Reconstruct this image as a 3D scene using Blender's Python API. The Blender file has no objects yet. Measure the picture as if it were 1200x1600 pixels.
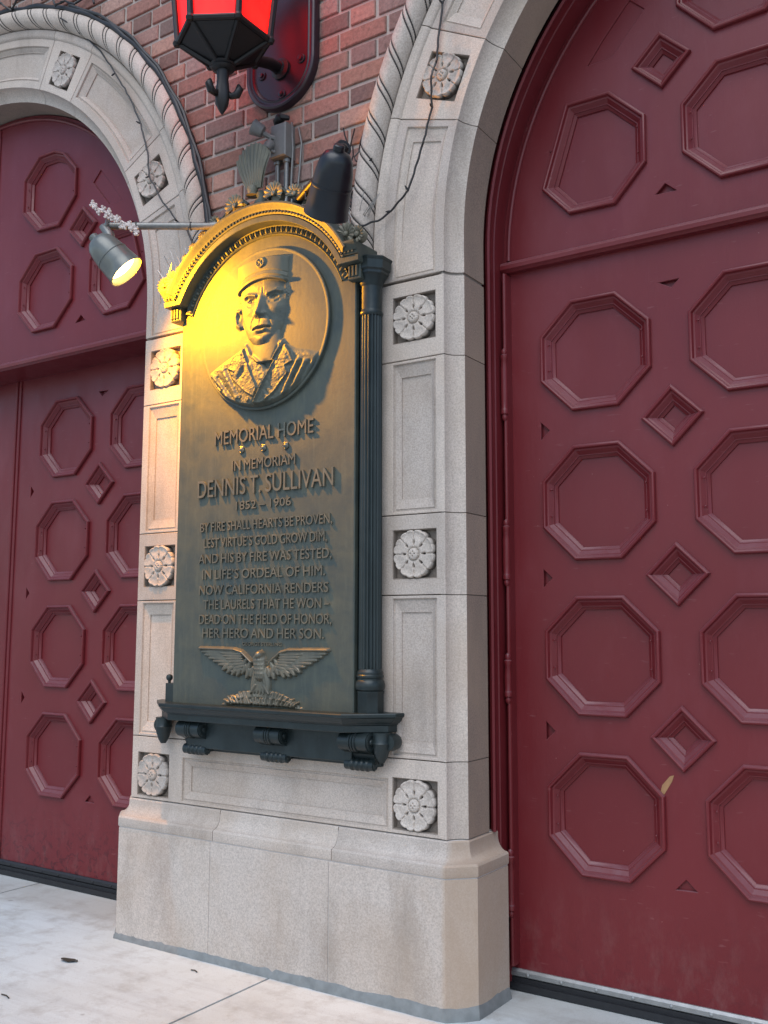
import bpy, bmesh, math, random
import numpy as np
from mathutils import Vector, Matrix, noise as mnoise

random.seed(7); rng = np.random.default_rng(7)
sc = bpy.context.scene
COL = sc.collection
R = math.radians

# ------------------------------------------------------------------ camera
cam = bpy.data.cameras.new('camera'); cam_o = bpy.data.objects.new('camera', cam); COL.objects.link(cam_o)
cam.sensor_fit = 'VERTICAL'; cam.sensor_height = 24.0; cam.lens = 24.0 * 1518.0 / 1600.0
cam.clip_start = 0.05; cam.clip_end = 2000
Fv = Vector((-0.546246, 0.829005, 0.119858)); Rv = Vector((0.835166, 0.549994, 0.002156)); Uv = Vector((0.064134, -0.101279, 0.992789))
m = Matrix((Rv, Uv, -Fv)).transposed().to_4x4(); m.translation = Vector((2.7479, -3.3, 1.4249))
cam_o.matrix_world = m
sc.camera = cam_o

# ------------------------------------------------------------------ world, sun, exposure
SUN_EL, SUN_AZ = 55, 165          # azimuth measured clockwise from +Y
w = bpy.data.worlds.new('World'); sc.world = w; w.use_nodes = True
wn = w.node_tree.nodes; wl = w.node_tree.links
bg = wn['Background']
sky = wn.new('ShaderNodeTexSky'); sky.sky_type = 'NISHITA'; sky.sun_disc = False
sky.sun_elevation = R(SUN_EL); sky.sun_rotation = R(SUN_AZ); sky.air_density = 1.0; sky.dust_density = 1.0; sky.ozone_density = 1.0
wl.new(sky.outputs[0], bg.inputs[0]); bg.inputs[1].default_value = 0.14
sun = bpy.data.lights.new('sun', 'SUN'); sun.energy = 1.2; sun.angle = R(50); sun.color = (0.95, 0.975, 1.0)
sun_o = bpy.data.objects.new('sun', sun); COL.objects.link(sun_o)
d = Vector((math.sin(R(SUN_AZ)) * math.cos(R(SUN_EL)), math.cos(R(SUN_AZ)) * math.cos(R(SUN_EL)), math.sin(R(SUN_EL))))
sun_o.rotation_euler = d.to_track_quat('Z', 'Y').to_euler(); sun_o.location = (0, -6, 12)
sc.view_settings.view_transform = 'Standard'; sc.view_settings.look = 'None'
sc.view_settings.exposure = 0.56; sc.view_settings.gamma = 1.0; sc.view_settings.use_curve_mapping = False

# ------------------------------------------------------------------ materials
class N:
    def __init__(s, name):
        s.m = bpy.data.materials.new(name); s.m.use_nodes = True
        s.t = s.m.node_tree; s.b = s.t.nodes['Principled BSDF']; s.l = s.t.links
        g = s.t.nodes.new('ShaderNodeNewGeometry'); s.pos = g.outputs['Position']
        s.info = s.t.nodes.new('ShaderNodeObjectInfo')
    def node(s, typ, **kw):
        n = s.t.nodes.new(typ)
        for k, v in kw.items(): setattr(n, k, v)
        return n
    def inp(s, sock, v):
        if hasattr(v, 'is_linked') or isinstance(v, bpy.types.NodeSocket): s.l.new(v, sock)
        else:
            if isinstance(v, (tuple, list)) and len(v) == 3 and len(sock.default_value) == 4: v = (*v, 1)
            sock.default_value = v
    def vmul(s, vec, sc3):
        n = s.node('ShaderNodeVectorMath', operation='MULTIPLY'); s.inp(n.inputs[0], vec); n.inputs[1].default_value = sc3
        return n.outputs[0]
    def noise(s, scale, detail=4, rough=.55, vec=None, dist=0):
        n = s.node('ShaderNodeTexNoise'); s.inp(n.inputs['Vector'], vec if vec is not None else s.pos)
        n.inputs['Scale'].default_value = scale; n.inputs['Detail'].default_value = detail
        n.inputs['Roughness'].default_value = rough; n.inputs['Distortion'].default_value = dist
        return n.outputs[0]
    def voro(s, scale, feature='F1', vec=None):
        n = s.node('ShaderNodeTexVoronoi', feature=feature); s.inp(n.inputs['Vector'], vec if vec is not None else s.pos)
        n.inputs['Scale'].default_value = scale
        return n
    def ramp(s, f, stops):
        n = s.node('ShaderNodeValToRGB'); s.inp(n.inputs[0], f); e = n.color_ramp.elements
        while len(e) < len(stops): e.new(.5)
        for i, (p, c) in enumerate(stops):
            e[i].position = p; e[i].color = (c, c, c, 1) if isinstance(c, (int, float)) else (*c, 1)
        return n.outputs[0]
    def mix(s, fac, a, b, mode='MIX'):
        n = s.node('ShaderNodeMix', data_type='RGBA', blend_type=mode)
        s.inp(n.inputs[0], fac); s.inp(n.inputs[6], a); s.inp(n.inputs[7], b)
        return n.outputs[2]
    def math(s, op, a, b=0.0):
        n = s.node('ShaderNodeMath', operation=op); s.inp(n.inputs[0], a); s.inp(n.inputs[1], b); return n.outputs[0]
    def sep(s, vec=None):
        n = s.node('ShaderNodeSeparateXYZ'); s.inp(n.inputs[0], vec if vec is not None else s.pos); return n.outputs
    def bump(s, h, strength, dist=.01):
        n = s.node('ShaderNodeBump'); s.inp(n.inputs['Height'], h); n.inputs['Strength'].default_value = strength
        n.inputs['Distance'].default_value = dist; s.l.new(n.outputs[0], s.b.inputs['Normal'])
    def out(s, col=None, rough=None, metal=None, spec=None, coat=None):
        if col is not None: s.inp(s.b.inputs['Base Color'], col)
        if rough is not None: s.inp(s.b.inputs['Roughness'], rough)
        if metal is not None: s.inp(s.b.inputs['Metallic'], metal)
        if spec is not None: s.inp(s.b.inputs['Specular IOR Level'], spec)
        if coat is not None: s.inp(s.b.inputs['Coat Weight'], coat)
        return s.m

def stone_mat(name, base, brown=.0, edge=False, hollows=False):
    n = N(name)
    sp = n.noise(150, 3, .75)
    c = n.mix(n.ramp(sp, [(.38, 0), (.62, 1)]), tuple(x * .80 for x in base), tuple(min(1, x * 1.13) for x in base))
    dots = n.voro(190).outputs['Distance']
    c = n.mix(n.ramp(dots, [(.10, .55), (.23, 0)]), c, tuple(x * .42 for x in base))
    lt = n.voro(130, vec=n.vmul(n.pos, (1.1, 1.3, .9))).outputs['Distance']
    c = n.mix(n.ramp(lt, [(.08, .5), (.2, 0)]), c, tuple(min(1, x * 1.45) for x in base))
    big = n.noise(2.2, 5, .6, dist=.6)
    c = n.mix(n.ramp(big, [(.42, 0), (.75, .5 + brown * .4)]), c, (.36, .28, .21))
    grime = n.noise(4.5, 6, .65, vec=n.vmul(n.pos, (1, 1, .35)))
    c = n.mix(n.ramp(grime, [(.5, 0), (.78, .5)]), c, (.16, .14, .12))
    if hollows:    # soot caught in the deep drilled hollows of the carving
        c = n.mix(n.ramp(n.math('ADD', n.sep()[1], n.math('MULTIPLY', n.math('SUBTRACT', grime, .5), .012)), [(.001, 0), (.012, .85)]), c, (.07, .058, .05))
    if edge:       # iron-brown staining on the corner beside the right door
        wob = n.math('MULTIPLY', n.math('SUBTRACT', grime, .5), .03)
        c = n.mix(n.math('MULTIPLY', n.ramp(n.math('ADD', n.math('SUBTRACT', n.sep()[0], .85), wob), [(.010, 0), (.032, 1)]), n.ramp(grime, [(.3, .45), (.7, .85)])), c, (.40, .305, .225))
    tint = n.mix(n.info.outputs['Random'], (.88, .87, .865), (1.06, 1.04, 1.015))
    c = n.mix(1.0, c, tint, 'MULTIPLY')
    n.bump(n.mix(.5, sp, n.noise(45, 4, .6)), .35, .004)
    return n.out(c, .78, spec=.3)
STONE = stone_mat('granite_terracotta', (.50, .442, .39))
PLINTH = stone_mat('plinth_granite', edge=True, base=(.505, .455, .41), brown=.3)
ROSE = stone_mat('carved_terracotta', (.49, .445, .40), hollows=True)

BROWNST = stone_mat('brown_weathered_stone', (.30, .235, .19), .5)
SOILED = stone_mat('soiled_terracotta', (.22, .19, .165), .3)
def joint_mat():
    n = N('stone_joint'); c = n.mix(n.noise(60, 3), (.17, .15, .13), (.28, .25, .22)); return n.out(c, .95, spec=.1)
JOINT = joint_mat()

def bronze_mat(name, base, hi, metal, rough):
    n = N(name)
    a = n.noise(9, 6, .65, dist=.5); b = n.noise(60, 4, .6)
    c = n.mix(n.ramp(a, [(.35, 0), (.7, 1)]), base, hi)
    c = n.mix(n.ramp(n.noise(3.2, 5, .6, vec=n.vmul(n.pos, (1, 1, .4))), [(.52, 0), (.75, .5)]), c, (.04, .058, .064))
    c = n.mix(n.ramp(n.noise(26, 5, .7, vec=n.vmul(n.pos, (2.2, 1, .25))), [(.50, 0), (.85, .3)]), c, tuple(x * 1.8 for x in hi))
    n.bump(n.mix(.6, a, b), .16, .006)
    return n.out(c, n.ramp(a, [(.3, rough - .07), (.75, rough + .12)]), metal, spec=.5)
BRONZE = bronze_mat('patinated_bronze', (.043, .056, .051), (.074, .084, .064), .12, .56)
WORN = bronze_mat('worn_bronze', (.092, .094, .076), (.15, .138, .10), .3, .38)
DARKBR = bronze_mat('dark_bronze', (.013, .021, .022), (.022, .033, .034), .3, .38)

def paint_mat():
    n = N('dark_red_paint')
    a = n.noise(1.1, 4, .5); b = n.noise(220, 3, .6); s = n.noise(7, 4, .6, vec=n.vmul(n.pos, (1, 1, .3)))
    c = n.mix(n.ramp(a, [(.3, 0), (.7, 1)]), (.118, .0120, .0155), (.144, .0175, .0215))
    z = n.sep()[2]
    low = n.ramp(z, [(.05, 1), (.47, 0)])
    blot = n.ramp(n.noise(22, 6, .7, dist=.8), [(.52, 0), (.60, 1)])
    c = n.mix(n.math('MULTIPLY', n.math('MULTIPLY', n.math('MULTIPLY', low, n.ramp(n.sep()[0], [(0.0, 1), (.9, .25)])), blot), .95), c, (.06, .008, .012))
    dust = n.ramp(n.noise(14, 5, .7, vec=n.vmul(n.pos, (1, 1, .5))), [(.5, 0), (.8, 1)])
    c = n.mix(n.math('MULTIPLY', n.math('MULTIPLY', low, dust), .35), c, (.24, .15, .14))
    g_ = n.node('ShaderNodeNewGeometry'); up = n.sep(g_.outputs['True Normal'])[2]
    c = n.mix(n.math('MULTIPLY', n.ramp(up, [(.25, 0), (.6, 1)]), n.ramp(n.noise(18, 5, .7), [(.2, .2), (.7, .6)])), c, (.18, .10, .115))      # dust lying on the ledges
    fade = n.noise(3.1, 5, .65, vec=n.vmul(n.pos, (1, 1, .45)))
    c = n.mix(n.ramp(fade, [(.5, 0), (.8, .30)]), c, (.20, .055, .066))
    brush = n.noise(1.0, 3, .6, vec=n.vmul(n.pos, (260, 40, 9)))
    chips = n.voro(11).outputs['Distance']
    c = n.mix(n.ramp(chips, [(.018, .6), (.028, 0)]), c, (.30, .15, .14))
    scr = n.noise(30, 2, .5, vec=n.vmul(n.pos, (.5, 1, 3.0)))
    c = n.mix(n.ramp(scr, [(.70, 0), (.78, .22)]), c, (.27, .13, .13))
    n.bump(n.mix(.6, n.mix(.5, b, s), brush), .14, .004)
    return n.out(c, n.ramp(s, [(.3, .30), (.7, .45)]), spec=.35)
PAINT = paint_mat()

def simple(name, col, rough=.5, metal=0.0, nscale=40, var=.25, bump=.1):
    n = N(name); f = n.noise(nscale, 4, .6)
    c = n.mix(f, tuple(x * (1 - var) for x in col), tuple(min(1, x * (1 + var)) for x in col))
    if bump: n.bump(f, bump, .004)
    return n.out(c, rough, metal)
IRON = simple('black_iron', (.007, .0065, .007), .45, .2)
PLATEP = simple('dark_plum_enamel', (.020, .013, .019), .30, .1)
CABLE = simple('black_cable', (.010, .010, .011), .5)
SHADE = simple('grey_lamp_enamel', (.13, .14, .13), .3, .2, 25, .2, .05)
SHADEB = simple('black_lamp_enamel', (.012, .015, .019), .34, .2, 25, .3, .05)
STEEL = simple('weathered_steel', (.20, .20, .19), .45, .7, 60, .3)
TINGREY = simple('grey_box_paint', (.17, .165, .155), .5, .1, 30, .25)
PALE = simple('pale_plastic', (.62, .54, .50), .5, 0, 80, .2)
WIRE = simple('bright_wire', (.45, .43, .40), .35, .8)
RUBBER = simple('rubber_seal', (.012, .013, .016), .55, 0, 30, .4)
ALU = simple('door_sill_metal', (.30, .31, .31), .42, .6, 30, .35)
SEALANT = simple('grey_sealant', (.19, .205, .205), .8, 0, 22, .45, .6)
LEAFM = simple('dry_leaf', (.035, .030, .022), .8, 0, 90, .4)
SOOT = simple('groove_soot', (.045, .04, .038), .95, 0, 60, .4)
TRIM = simple('soot_dark', (.02, .018, .017), .9)

def emis(name, col, s):
    n = N(name); n.inp(n.b.inputs['Base Color'], col); n.inp(n.b.inputs['Emission Color'], col); n.b.inputs['Emission Strength'].default_value = s
    n.b.inputs['Roughness'].default_value = .4; n.b.inputs['Specular IOR Level'].default_value = .15
    return n.m
def red_glass():
    n = N('red_lantern_glass'); f = n.noise(7, 3, .5); z = n.sep()[2]
    n.inp(n.b.inputs['Base Color'], (.5, .01, .01)); n.inp(n.b.inputs['Emission Color'], n.mix(n.ramp(f, [(.35, 0), (.65, 1)]), (.55, .002, .002), (1.0, .006, .004)))
    n.b.inputs['Emission Strength'].default_value = 3.0; n.b.inputs['Roughness'].default_value = .3; n.b.inputs['Specular IOR Level'].default_value = .25
    return n.m
REDGLASS = red_glass()
BULB = emis('warm_bulb', (1.0, .66, .20), 16)

def brick_mat():
    n = N('brick')
    at = n.node('ShaderNodeVertexColor', layer_name='Col').outputs[0]
    f = n.noise(55, 5, .7); g = n.noise(210, 3, .7)
    c = n.mix(n.ramp(f, [(.3, 0), (.7, 1)]), n.mix(1.0, at, (.72, .70, .70), 'MULTIPLY'), n.mix(1.0, at, (1.22, 1.2, 1.18), 'MULTIPLY'))
    c = n.mix(n.ramp(n.noise(24, 5, .7, dist=1), [(.56, 0), (.70, .6)]), c, (.09, .065, .055))
    c = n.mix(n.ramp(n.noise(33, 4, .7), [(.66, 0), (.78, .4)]), c, (.42, .34, .29))
    n.bump(n.mix(.5, f, g), .6, .006)
    return n.out(c, .88, spec=.2)
BRICK = brick_mat()
MORTAR = simple('mortar', (.37, .325, .29), .95, 0, 120, .25, .6)

def concrete_mat():
    n = N('concrete_paving')
    f = n.noise(260, 3, .7); a = n.noise(1.3, 6, .62, dist=.5); b = n.noise(7, 6, .68)
    c = n.mix(n.ramp(f, [(.35, 0), (.65, 1)]), (.475, .535, .55), (.595, .655, .67))
    c = n.mix(n.ramp(a, [(.42, 0), (.68, .55)]), c, (.42, .43, .40))
    c = n.mix(n.ramp(b, [(.50, 0), (.72, .6)]), c, (.30, .295, .275))
    st = n.noise(5, 5, .65, vec=n.vmul(n.pos, (.35, 2.4, 1)))
    c = n.mix(n.ramp(st, [(.47, 0), (.70, .36)]), c, (.31, .32, .325))
    sp = n.voro(60).outputs['Distance']
    c = n.mix(n.ramp(sp, [(.06, .6), (.13, 0)]), c, (.22, .20, .18))
    gum = n.voro(3.3).outputs['Distance']
    c = n.mix(n.ramp(gum, [(.035, .45), (.05, 0)]), c, (.16, .155, .15))
    grit = n.noise(90, 4, .8)
    c = n.mix(n.ramp(grit, [(.56, 0), (.72, .35)]), c, (.27, .26, .25))
    # damp dirt gathered along the foot of the building
    y = n.sep()[1]
    foot = n.ramp(n.math('ADD', y, n.math('MULTIPLY', n.math('SUBTRACT', b, .5), .5)), [(0.0, 0), (.16, .35)])
    c = n.mix(foot, c, (.26, .24, .21))
    n.bump(n.mix(.5, f, b), .4, .004)
    return n.out(c, .88, spec=.2)
CONC = concrete_mat()

# ------------------------------------------------------------------ mesh helpers
def empty(name, loc, label=None, cat=None, group=None):
    o = bpy.data.objects.new(name, None); COL.objects.link(o); o.location = loc; o.empty_display_size = .1
    tag(o, label, cat, group); return o
def tag(o, label=None, cat=None, group=None, kind=None):
    if label: o['label'] = label
    if cat: o['category'] = cat
    if group: o['group'] = group
    if kind: o['kind'] = kind
    return o
def world_loc(o):
    v = Vector((0, 0, 0))
    while o is not None: v += o.location; o = o.parent
    return v
def link(name, me, mat, parent=None, smooth=35, loc=None):
    o = bpy.data.objects.new(name, me); COL.objects.link(o)
    base = Vector(loc) if loc else None
    if parent is not None:
        pl = world_loc(parent); o.parent = parent
        if base is not None: o.location = base - pl; me.transform(Matrix.Translation(-base))
        else: me.transform(Matrix.Translation(-pl))
    elif base is not None: o.location = base; me.transform(Matrix.Translation(-base))
    if mat and not me.materials: me.materials.append(mat)
    if smooth is not None:
        me.polygons.foreach_set('use_smooth', [True] * len(me.polygons)); me.set_sharp_from_angle(angle=R(smooth))
    me.update(); return o

class MB:
    """collects geometry in world coordinates"""
    def __init__(s): s.v = []; s.f = []
    def add(s, vs, fs):
        b = len(s.v); s.v += [tuple(map(float, p)) for p in vs]; s.f += [tuple(b + i for i in f) for f in fs]
    def box(s, x0, x1, y0, y1, z0, z1, bev=0.0):
        if bev <= 0:
            s.add([(x0,y0,z0),(x1,y0,z0),(x1,y1,z0),(x0,y1,z0),(x0,y0,z1),(x1,y0,z1),(x1,y1,z1),(x0,y1,z1)],
                  [(0,3,2,1),(4,5,6,7),(0,1,5,4),(1,2,6,5),(2,3,7,6),(3,0,4,7)]); return
        b = bev   # bevelled front (towards -y)
        s.add([(x0,y1,z0),(x1,y1,z0),(x1,y1,z1),(x0,y1,z1),(x0,y0+b,z0),(x1,y0+b,z0),(x1,y0+b,z1),(x0,y0+b,z1),
               (x0+b,y0,z0+b),(x1-b,y0,z0+b),(x1-b,y0,z1-b),(x0+b,y0,z1-b)],
              [(0,3,2,1),(0,1,5,4),(1,2,6,5),(2,3,7,6),(3,0,4,7),(4,5,9,8),(5,6,10,9),(6,7,11,10),(7,4,8,11),(8,9,10,11)])
    def loft(s, rings, closed=True, cap=False):
        n = len(rings[0]); b = len(s.v)
        for r in rings: s.v += [tuple(map(float, p)) for p in r]
        for i in range(len(rings) - 1):
            for j in range(n if closed else n - 1):
                k = (j + 1) % n; s.f.append((b+i*n+j, b+i*n+k, b+(i+1)*n+k, b+(i+1)*n+j))
        if cap:
            s.f.append(tuple(b + j for j in reversed(range(n)))); s.f.append(tuple(b + (len(rings)-1)*n + j for j in range(n)))
    def tube(s, pts, r, n=10, cap=True):
        pts = [Vector(p) for p in pts]; rs = r if isinstance(r, (list, tuple)) else [r] * len(pts)
        up = None; rings = []
        for i, p in enumerate(pts):
            t = (pts[min(i+1, len(pts)-1)] - pts[max(i-1, 0)]).normalized()
            if up is None:
                up = Vector((0, 0, 1)) if abs(t.z) < .9 else Vector((1, 0, 0))
            a = t.cross(up).normalized(); b2 = a.cross(t).normalized(); up = b2
            rings.append([p + a * (rs[i] * math.cos(q)) + b2 * (rs[i] * math.sin(q)) for q in [2*math.pi*k/n for k in range(n)]])
        s.loft(rings, True, cap)
    def lathe(s, prof, o, axis=(0,0,1), n=24, a0=0.0, mod=None):
        """prof = [(radius, height)], around axis through o"""
        ax = Vector(axis).normalized(); o = Vector(o)
        u = ax.orthogonal().normalized()
        if abs(ax.z) > .99: u = Vector((1,0,0))
        v2 = ax.cross(u)
        rings = []
        for i, (r, h) in enumerate(prof):
            ring = []
            for k in range(n):
                q = a0 + 2*math.pi*k/n; rr = r * (mod(q, i) if mod else 1)
                ring.append(o + ax * h + u * (rr*math.cos(q)) + v2 * (rr*math.sin(q)))
            rings.append(ring)
        s.loft(rings, True, True)
    def build(s, name, mat, parent=None, smooth=35, loc=None):
        me = bpy.data.meshes.new(name); me.from_pydata(s.v, [], s.f)
        bm = bmesh.new(); bm.from_mesh(me); bmesh.ops.remove_doubles(bm, verts=bm.verts, dist=1e-5)
        bmesh.ops.recalc_face_normals(bm, faces=bm.faces); bm.to_mesh(me); bm.free()
        return link(name, me, mat, parent, smooth, loc)

def offset_poly(poly, o):
    """grow (o>0) a counter-clockwise XZ polygon with mitred corners"""
    n = len(poly); out = []
    for i in range(n):
        p0 = Vector(poly[i-1]); p = Vector(poly[i]); p1 = Vector(poly[(i+1) % n])
        d0 = (p - p0).normalized(); d1 = (p1 - p).normalized()
        n0 = Vector((d0.y, -d0.x)); n1 = Vector((d1.y, -d1.x))
        b = (n0 + n1); L = b.length
        if L < 1e-6: out.append(tuple(p + n0 * o)); continue
        b /= L; c = max(.25, b.dot(n0)); out.append(tuple(p + b * (o / c)))
    return out
def ccw(poly):
    a = sum(poly[i-1][0]*poly[i][1] - poly[i][0]*poly[i-1][1] for i in range(len(poly)))
    return list(poly) if a > 0 else list(reversed(poly))
def ring(mb, poly, prof, fill=None):
    """moulding round a polygon: prof=[(offset, y)], last one optionally filled"""
    poly = ccw(poly); rs = []
    for o, y in prof: rs.append([(x, y, z) for x, z in offset_poly(poly, o)])
    mb.loft(rs, True, False)
    if fill:
        b = len(mb.v); mb.v += rs[-1]; mb.f.append(tuple(b + i for i in range(len(poly))))
def sweep(mb, path, prof, closed=False, cap=True):
    """open XZ path, prof=[(offset to the left-hand side, y)]"""
    n = len(path); P = [Vector(p) for p in path]; rings = []
    for i in range(n):
        d0 = (P[i] - P[i-1]).normalized() if i > 0 else (P[1] - P[0]).normalized()
        d1 = (P[i+1] - P[i]).normalized() if i < n - 1 else (P[-1] - P[-2]).normalized()
        n0 = Vector((-d0.y, d0.x)); n1 = Vector((-d1.y, d1.x)); b = (n0 + n1).normalized(); c = max(.3, b.dot(n0))
        rings.append([(P[i].x + b.x*o/c, y, P[i].y + b.y*o/c) for o, y in prof])
    mb.loft(rings, False, False)
    if cap:
        for rr in (rings[0], rings[-1]):
            bb = len(mb.v); mb.v += rr; mb.f.append(tuple(bb + k for k in range(len(prof))))
def plate(name, outer, holes, yf, thick, mat, parent=None, bev=.002, loc=None):
    """flat slab in the XZ plane with holes; front face at y=yf, going back by thick"""
    cu = bpy.data.curves.new('tmp', 'CURVE'); cu.dimensions = '2D'; cu.fill_mode = 'BOTH'
    for pl in [outer] + holes:
        sp = cu.splines.new('POLY'); sp.points.add(len(pl) - 1); sp.use_cyclic_u = True
        for p, (x, z) in zip(sp.points, pl): p.co = (x, z, 0, 1)
    cu.extrude = max(.0001, thick / 2 - bev); cu.bevel_depth = bev; cu.bevel_resolution = 0; cu.offset = -bev
    o = bpy.data.objects.new('tmp', cu); COL.objects.link(o)
    dg = bpy.context.evaluated_depsgraph_get(); dg.update()
    me = bpy.data.meshes.new_from_object(o.evaluated_get(dg)); me.name = name
    bpy.data.objects.remove(o); bpy.data.curves.remove(cu)
    me.materials.clear()
    me.transform(Matrix(((1,0,0,0),(0,0,-1,yf+thick/2),(0,1,0,0),(0,0,0,1))))
    return link(name, me, mat, parent, 30, loc)
def arc(cx, cz, r, a0, a1, n):
    return [(cx + r*math.cos(R(a0+(a1-a0)*k/n)), cz + r*math.sin(R(a0+(a1-a0)*k/n))) for k in range(n+1)]
def rect(x0, x1, z0, z1): return [(x0,z0),(x1,z0),(x1,z1),(x0,z1)]
def octagon(cx, cz, a=.236, t=.0977):
    return [(cx-t,cz-a),(cx+t,cz-a),(cx+a,cz-t),(cx+a,cz+t),(cx+t,cz+a),(cx-t,cz+a),(cx-a,cz+t),(cx-a,cz-t)]
def copy_tree(o, parent=None):
    c = o.copy(); COL.objects.link(c); c.parent = parent
    for ch in list(o.children): copy_tree(ch, c)
    return c
def heightfield(name, x0, x1, z0, z1, nx, nz, hfun, yb, mat, parent, mask=None):
    """relief: y = yb - h, kept where h > 0 (or mask)"""
    xs = np.linspace(x0, x1, nx); zs = np.linspace(z0, z1, nz); X, Z = np.meshgrid(xs, zs)
    H = hfun(X, Z); K = (H > 1e-5) if mask is None else mask(X, Z)
    keep = K[:-1,:-1] | K[1:,:-1] | K[:-1,1:] | K[1:,1:] if mask is None else (K[:-1,:-1] & K[1:,:-1] & K[:-1,1:] & K[1:,1:])
    used = np.zeros_like(K); used[:-1,:-1] |= keep; used[1:,:-1] |= keep; used[:-1,1:] |= keep; used[1:,1:] |= keep
    idx = -np.ones(K.shape, int); idx[used] = np.arange(used.sum())
    V = np.stack([X[used], yb - np.where(K, H, -.001)[used], Z[used]], 1)
    j, i = np.nonzero(keep)
    Fs = np.stack([idx[j,i], idx[j,i+1], idx[j+1,i+1], idx[j+1,i]], 1)
    me = bpy.data.meshes.new(name); me.from_pydata(V.tolist(), [], Fs.tolist())
    return link(name, me, mat, parent, 180)

# ------------------------------------------------------------------ layout constants (metres)
CXA = 2.5; ZS = 3.02            # arch centre distance from pier axis, springing height
RF, RC, RO = 1.64, 1.58, 1.98   # front edge, inside of the hollow chamfer, outer edge of the flat band
YREV = .235
DY = .41                        # door leaf plane

# ------------------------------------------------------------------ sidewalk
mb = MB()
def slab(x0, x1, y0, y1): mb.box(x0, x1, y0, y1, -.12, 0, 0)
xs = [-9, -4.2, -2.0, .05, 2.3, 4.5, 9]; g = .006
for i in range(6):
    for (ya, yb2) in ((-7, -4.6), (-4.6, -2.2), (-2.2, .62)):
        slab(xs[i]+g, xs[i+1]-g, ya+g, yb2-g)
tag(mb.build('sidewalk', CONC, None), kind='structure')
mb = MB(); mb.box(-400, 400, -400, 12, -.6, -.014)
gm = simple('joint_grit', (.44, .41, .37), .95, 0, 90, .3, .5)
tag(mb.build('ground', gm, None), kind='structure')

# ------------------------------------------------------------------ brick wall between and above the arches
wall = empty('brick_wall', (0, .1, 0), 'reddish brick wall between and above the two stone arches', 'wall')
out_poly = [(-8, 0), (-CXA-2.03, 0), (-CXA-2.03, ZS)] + arc(-CXA, ZS, 2.03, 180, 0, 40)[1:] + [(-CXA+2.03, 2.93), (CXA-2.03, 2.93), (CXA-2.03, ZS)] + arc(CXA, ZS, 2.03, 180, 0, 40)[1:] + [(CXA+2.03, 0), (8, 0), (8, 9), (-8, 9)]
plate('mortar_bed', out_poly, [], .010, .22, MORTAR, wall, .001)
bv, bf, bc = [], [], []
H, HD, ST, J = .0945, .130, .244, .0175
pal = [(.33,.185,.145), (.30,.155,.125), (.36,.21,.165), (.27,.16,.135), (.25,.17,.15), (.32,.165,.135), (.35,.22,.18), (.21,.135,.12)]
def inside_arch(x, z):
    if z < 2.93: return True
    for s in (-1, 1):
        dx, dz = x - s*CXA, z - ZS
        if (dz >= 0 and math.hypot(dx, dz) < 2.03) or (dz < 0 and abs(dx) < 2.03): return True
    return False
bm_ = MB(); cols = []
k0 = int((2.9 - 3.633) / H) - 1
for k in range(k0, k0 + 34):
    z0 = 3.633 + k*H
    n0 = -9
    for n_ in range(n0, 10):
        for (cx, L) in ((.251 + .408*n_ + (.204 if k % 2 else 0), HD), (.251 + .204 + .408*n_ + (.204 if k % 2 else 0), ST)):
            xa, xb = cx - L/2, cx + L/2
            if inside_arch(cx, z0 + H/2) and inside_arch(xa, z0 + H/2) and inside_arch(xb, z0 + H/2): continue
            jx, jz, jy = rng.uniform(-.0025, .0025, 3)
            nb = len(bm_.f)
            ya, za, zb = jy*.9, z0 + jz*.7, z0 + H - J + jz*.7
            poly = [(xa+jx, za), (xb+jx, za), (xb+jx, zb), (xa+jx, zb)]
            for s in (-1, 1):            # cut to the curve of the arch
                cc = Vector((s*CXA, ZS)); mid = Vector((cx, (za+zb)/2)) - cc
                if mid.y < 0: nv = Vector((-s, 0))
                else: nv = mid.normalized()
                dist = [(Vector(p) - cc).dot(nv) - 2.045 for p in poly]
                if max(dist) <= .004: poly = []; break
                if min(dist) < 0:
                    res = []
                    for i in range(len(poly)):
                        p0, p1, d0, d1 = poly[i-1], poly[i], dist[i-1], dist[i]
                        if d0*d1 < 0: k_ = d0/(d0-d1); res.append((p0[0]+(p1[0]-p0[0])*k_, p0[1]+(p1[1]-p0[1])*k_))
                        if d1 >= 0: res.append(p1)
                    poly = res
            if len(poly) < 3: continue
            ins = offset_poly(poly, -.004)
            bm_.loft([[(x, .03, z) for x, z in poly], [(x, ya+.004, z) for x, z in poly], [(x, ya, z) for x, z in ins]], True, True)
            c = pal[rng.integers(len(pal))]; q = rng.uniform(.72, 1.22)
            cols += [(c[0]*q, c[1]*q, c[2]*q, 1)] * (len(bm_.f) - nb)
me = bpy.data.meshes.new('bricks'); me.from_pydata(bm_.v, [], bm_.f)
ca = me.color_attributes.new('Col', 'FLOAT_COLOR', 'CORNER')
flat = []
for p, c in zip(me.polygons, cols): flat += list(c) * p.loop_total
ca.data.foreach_set('color', flat)
link('bricks', me, BRICK, wall, 30)

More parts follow.
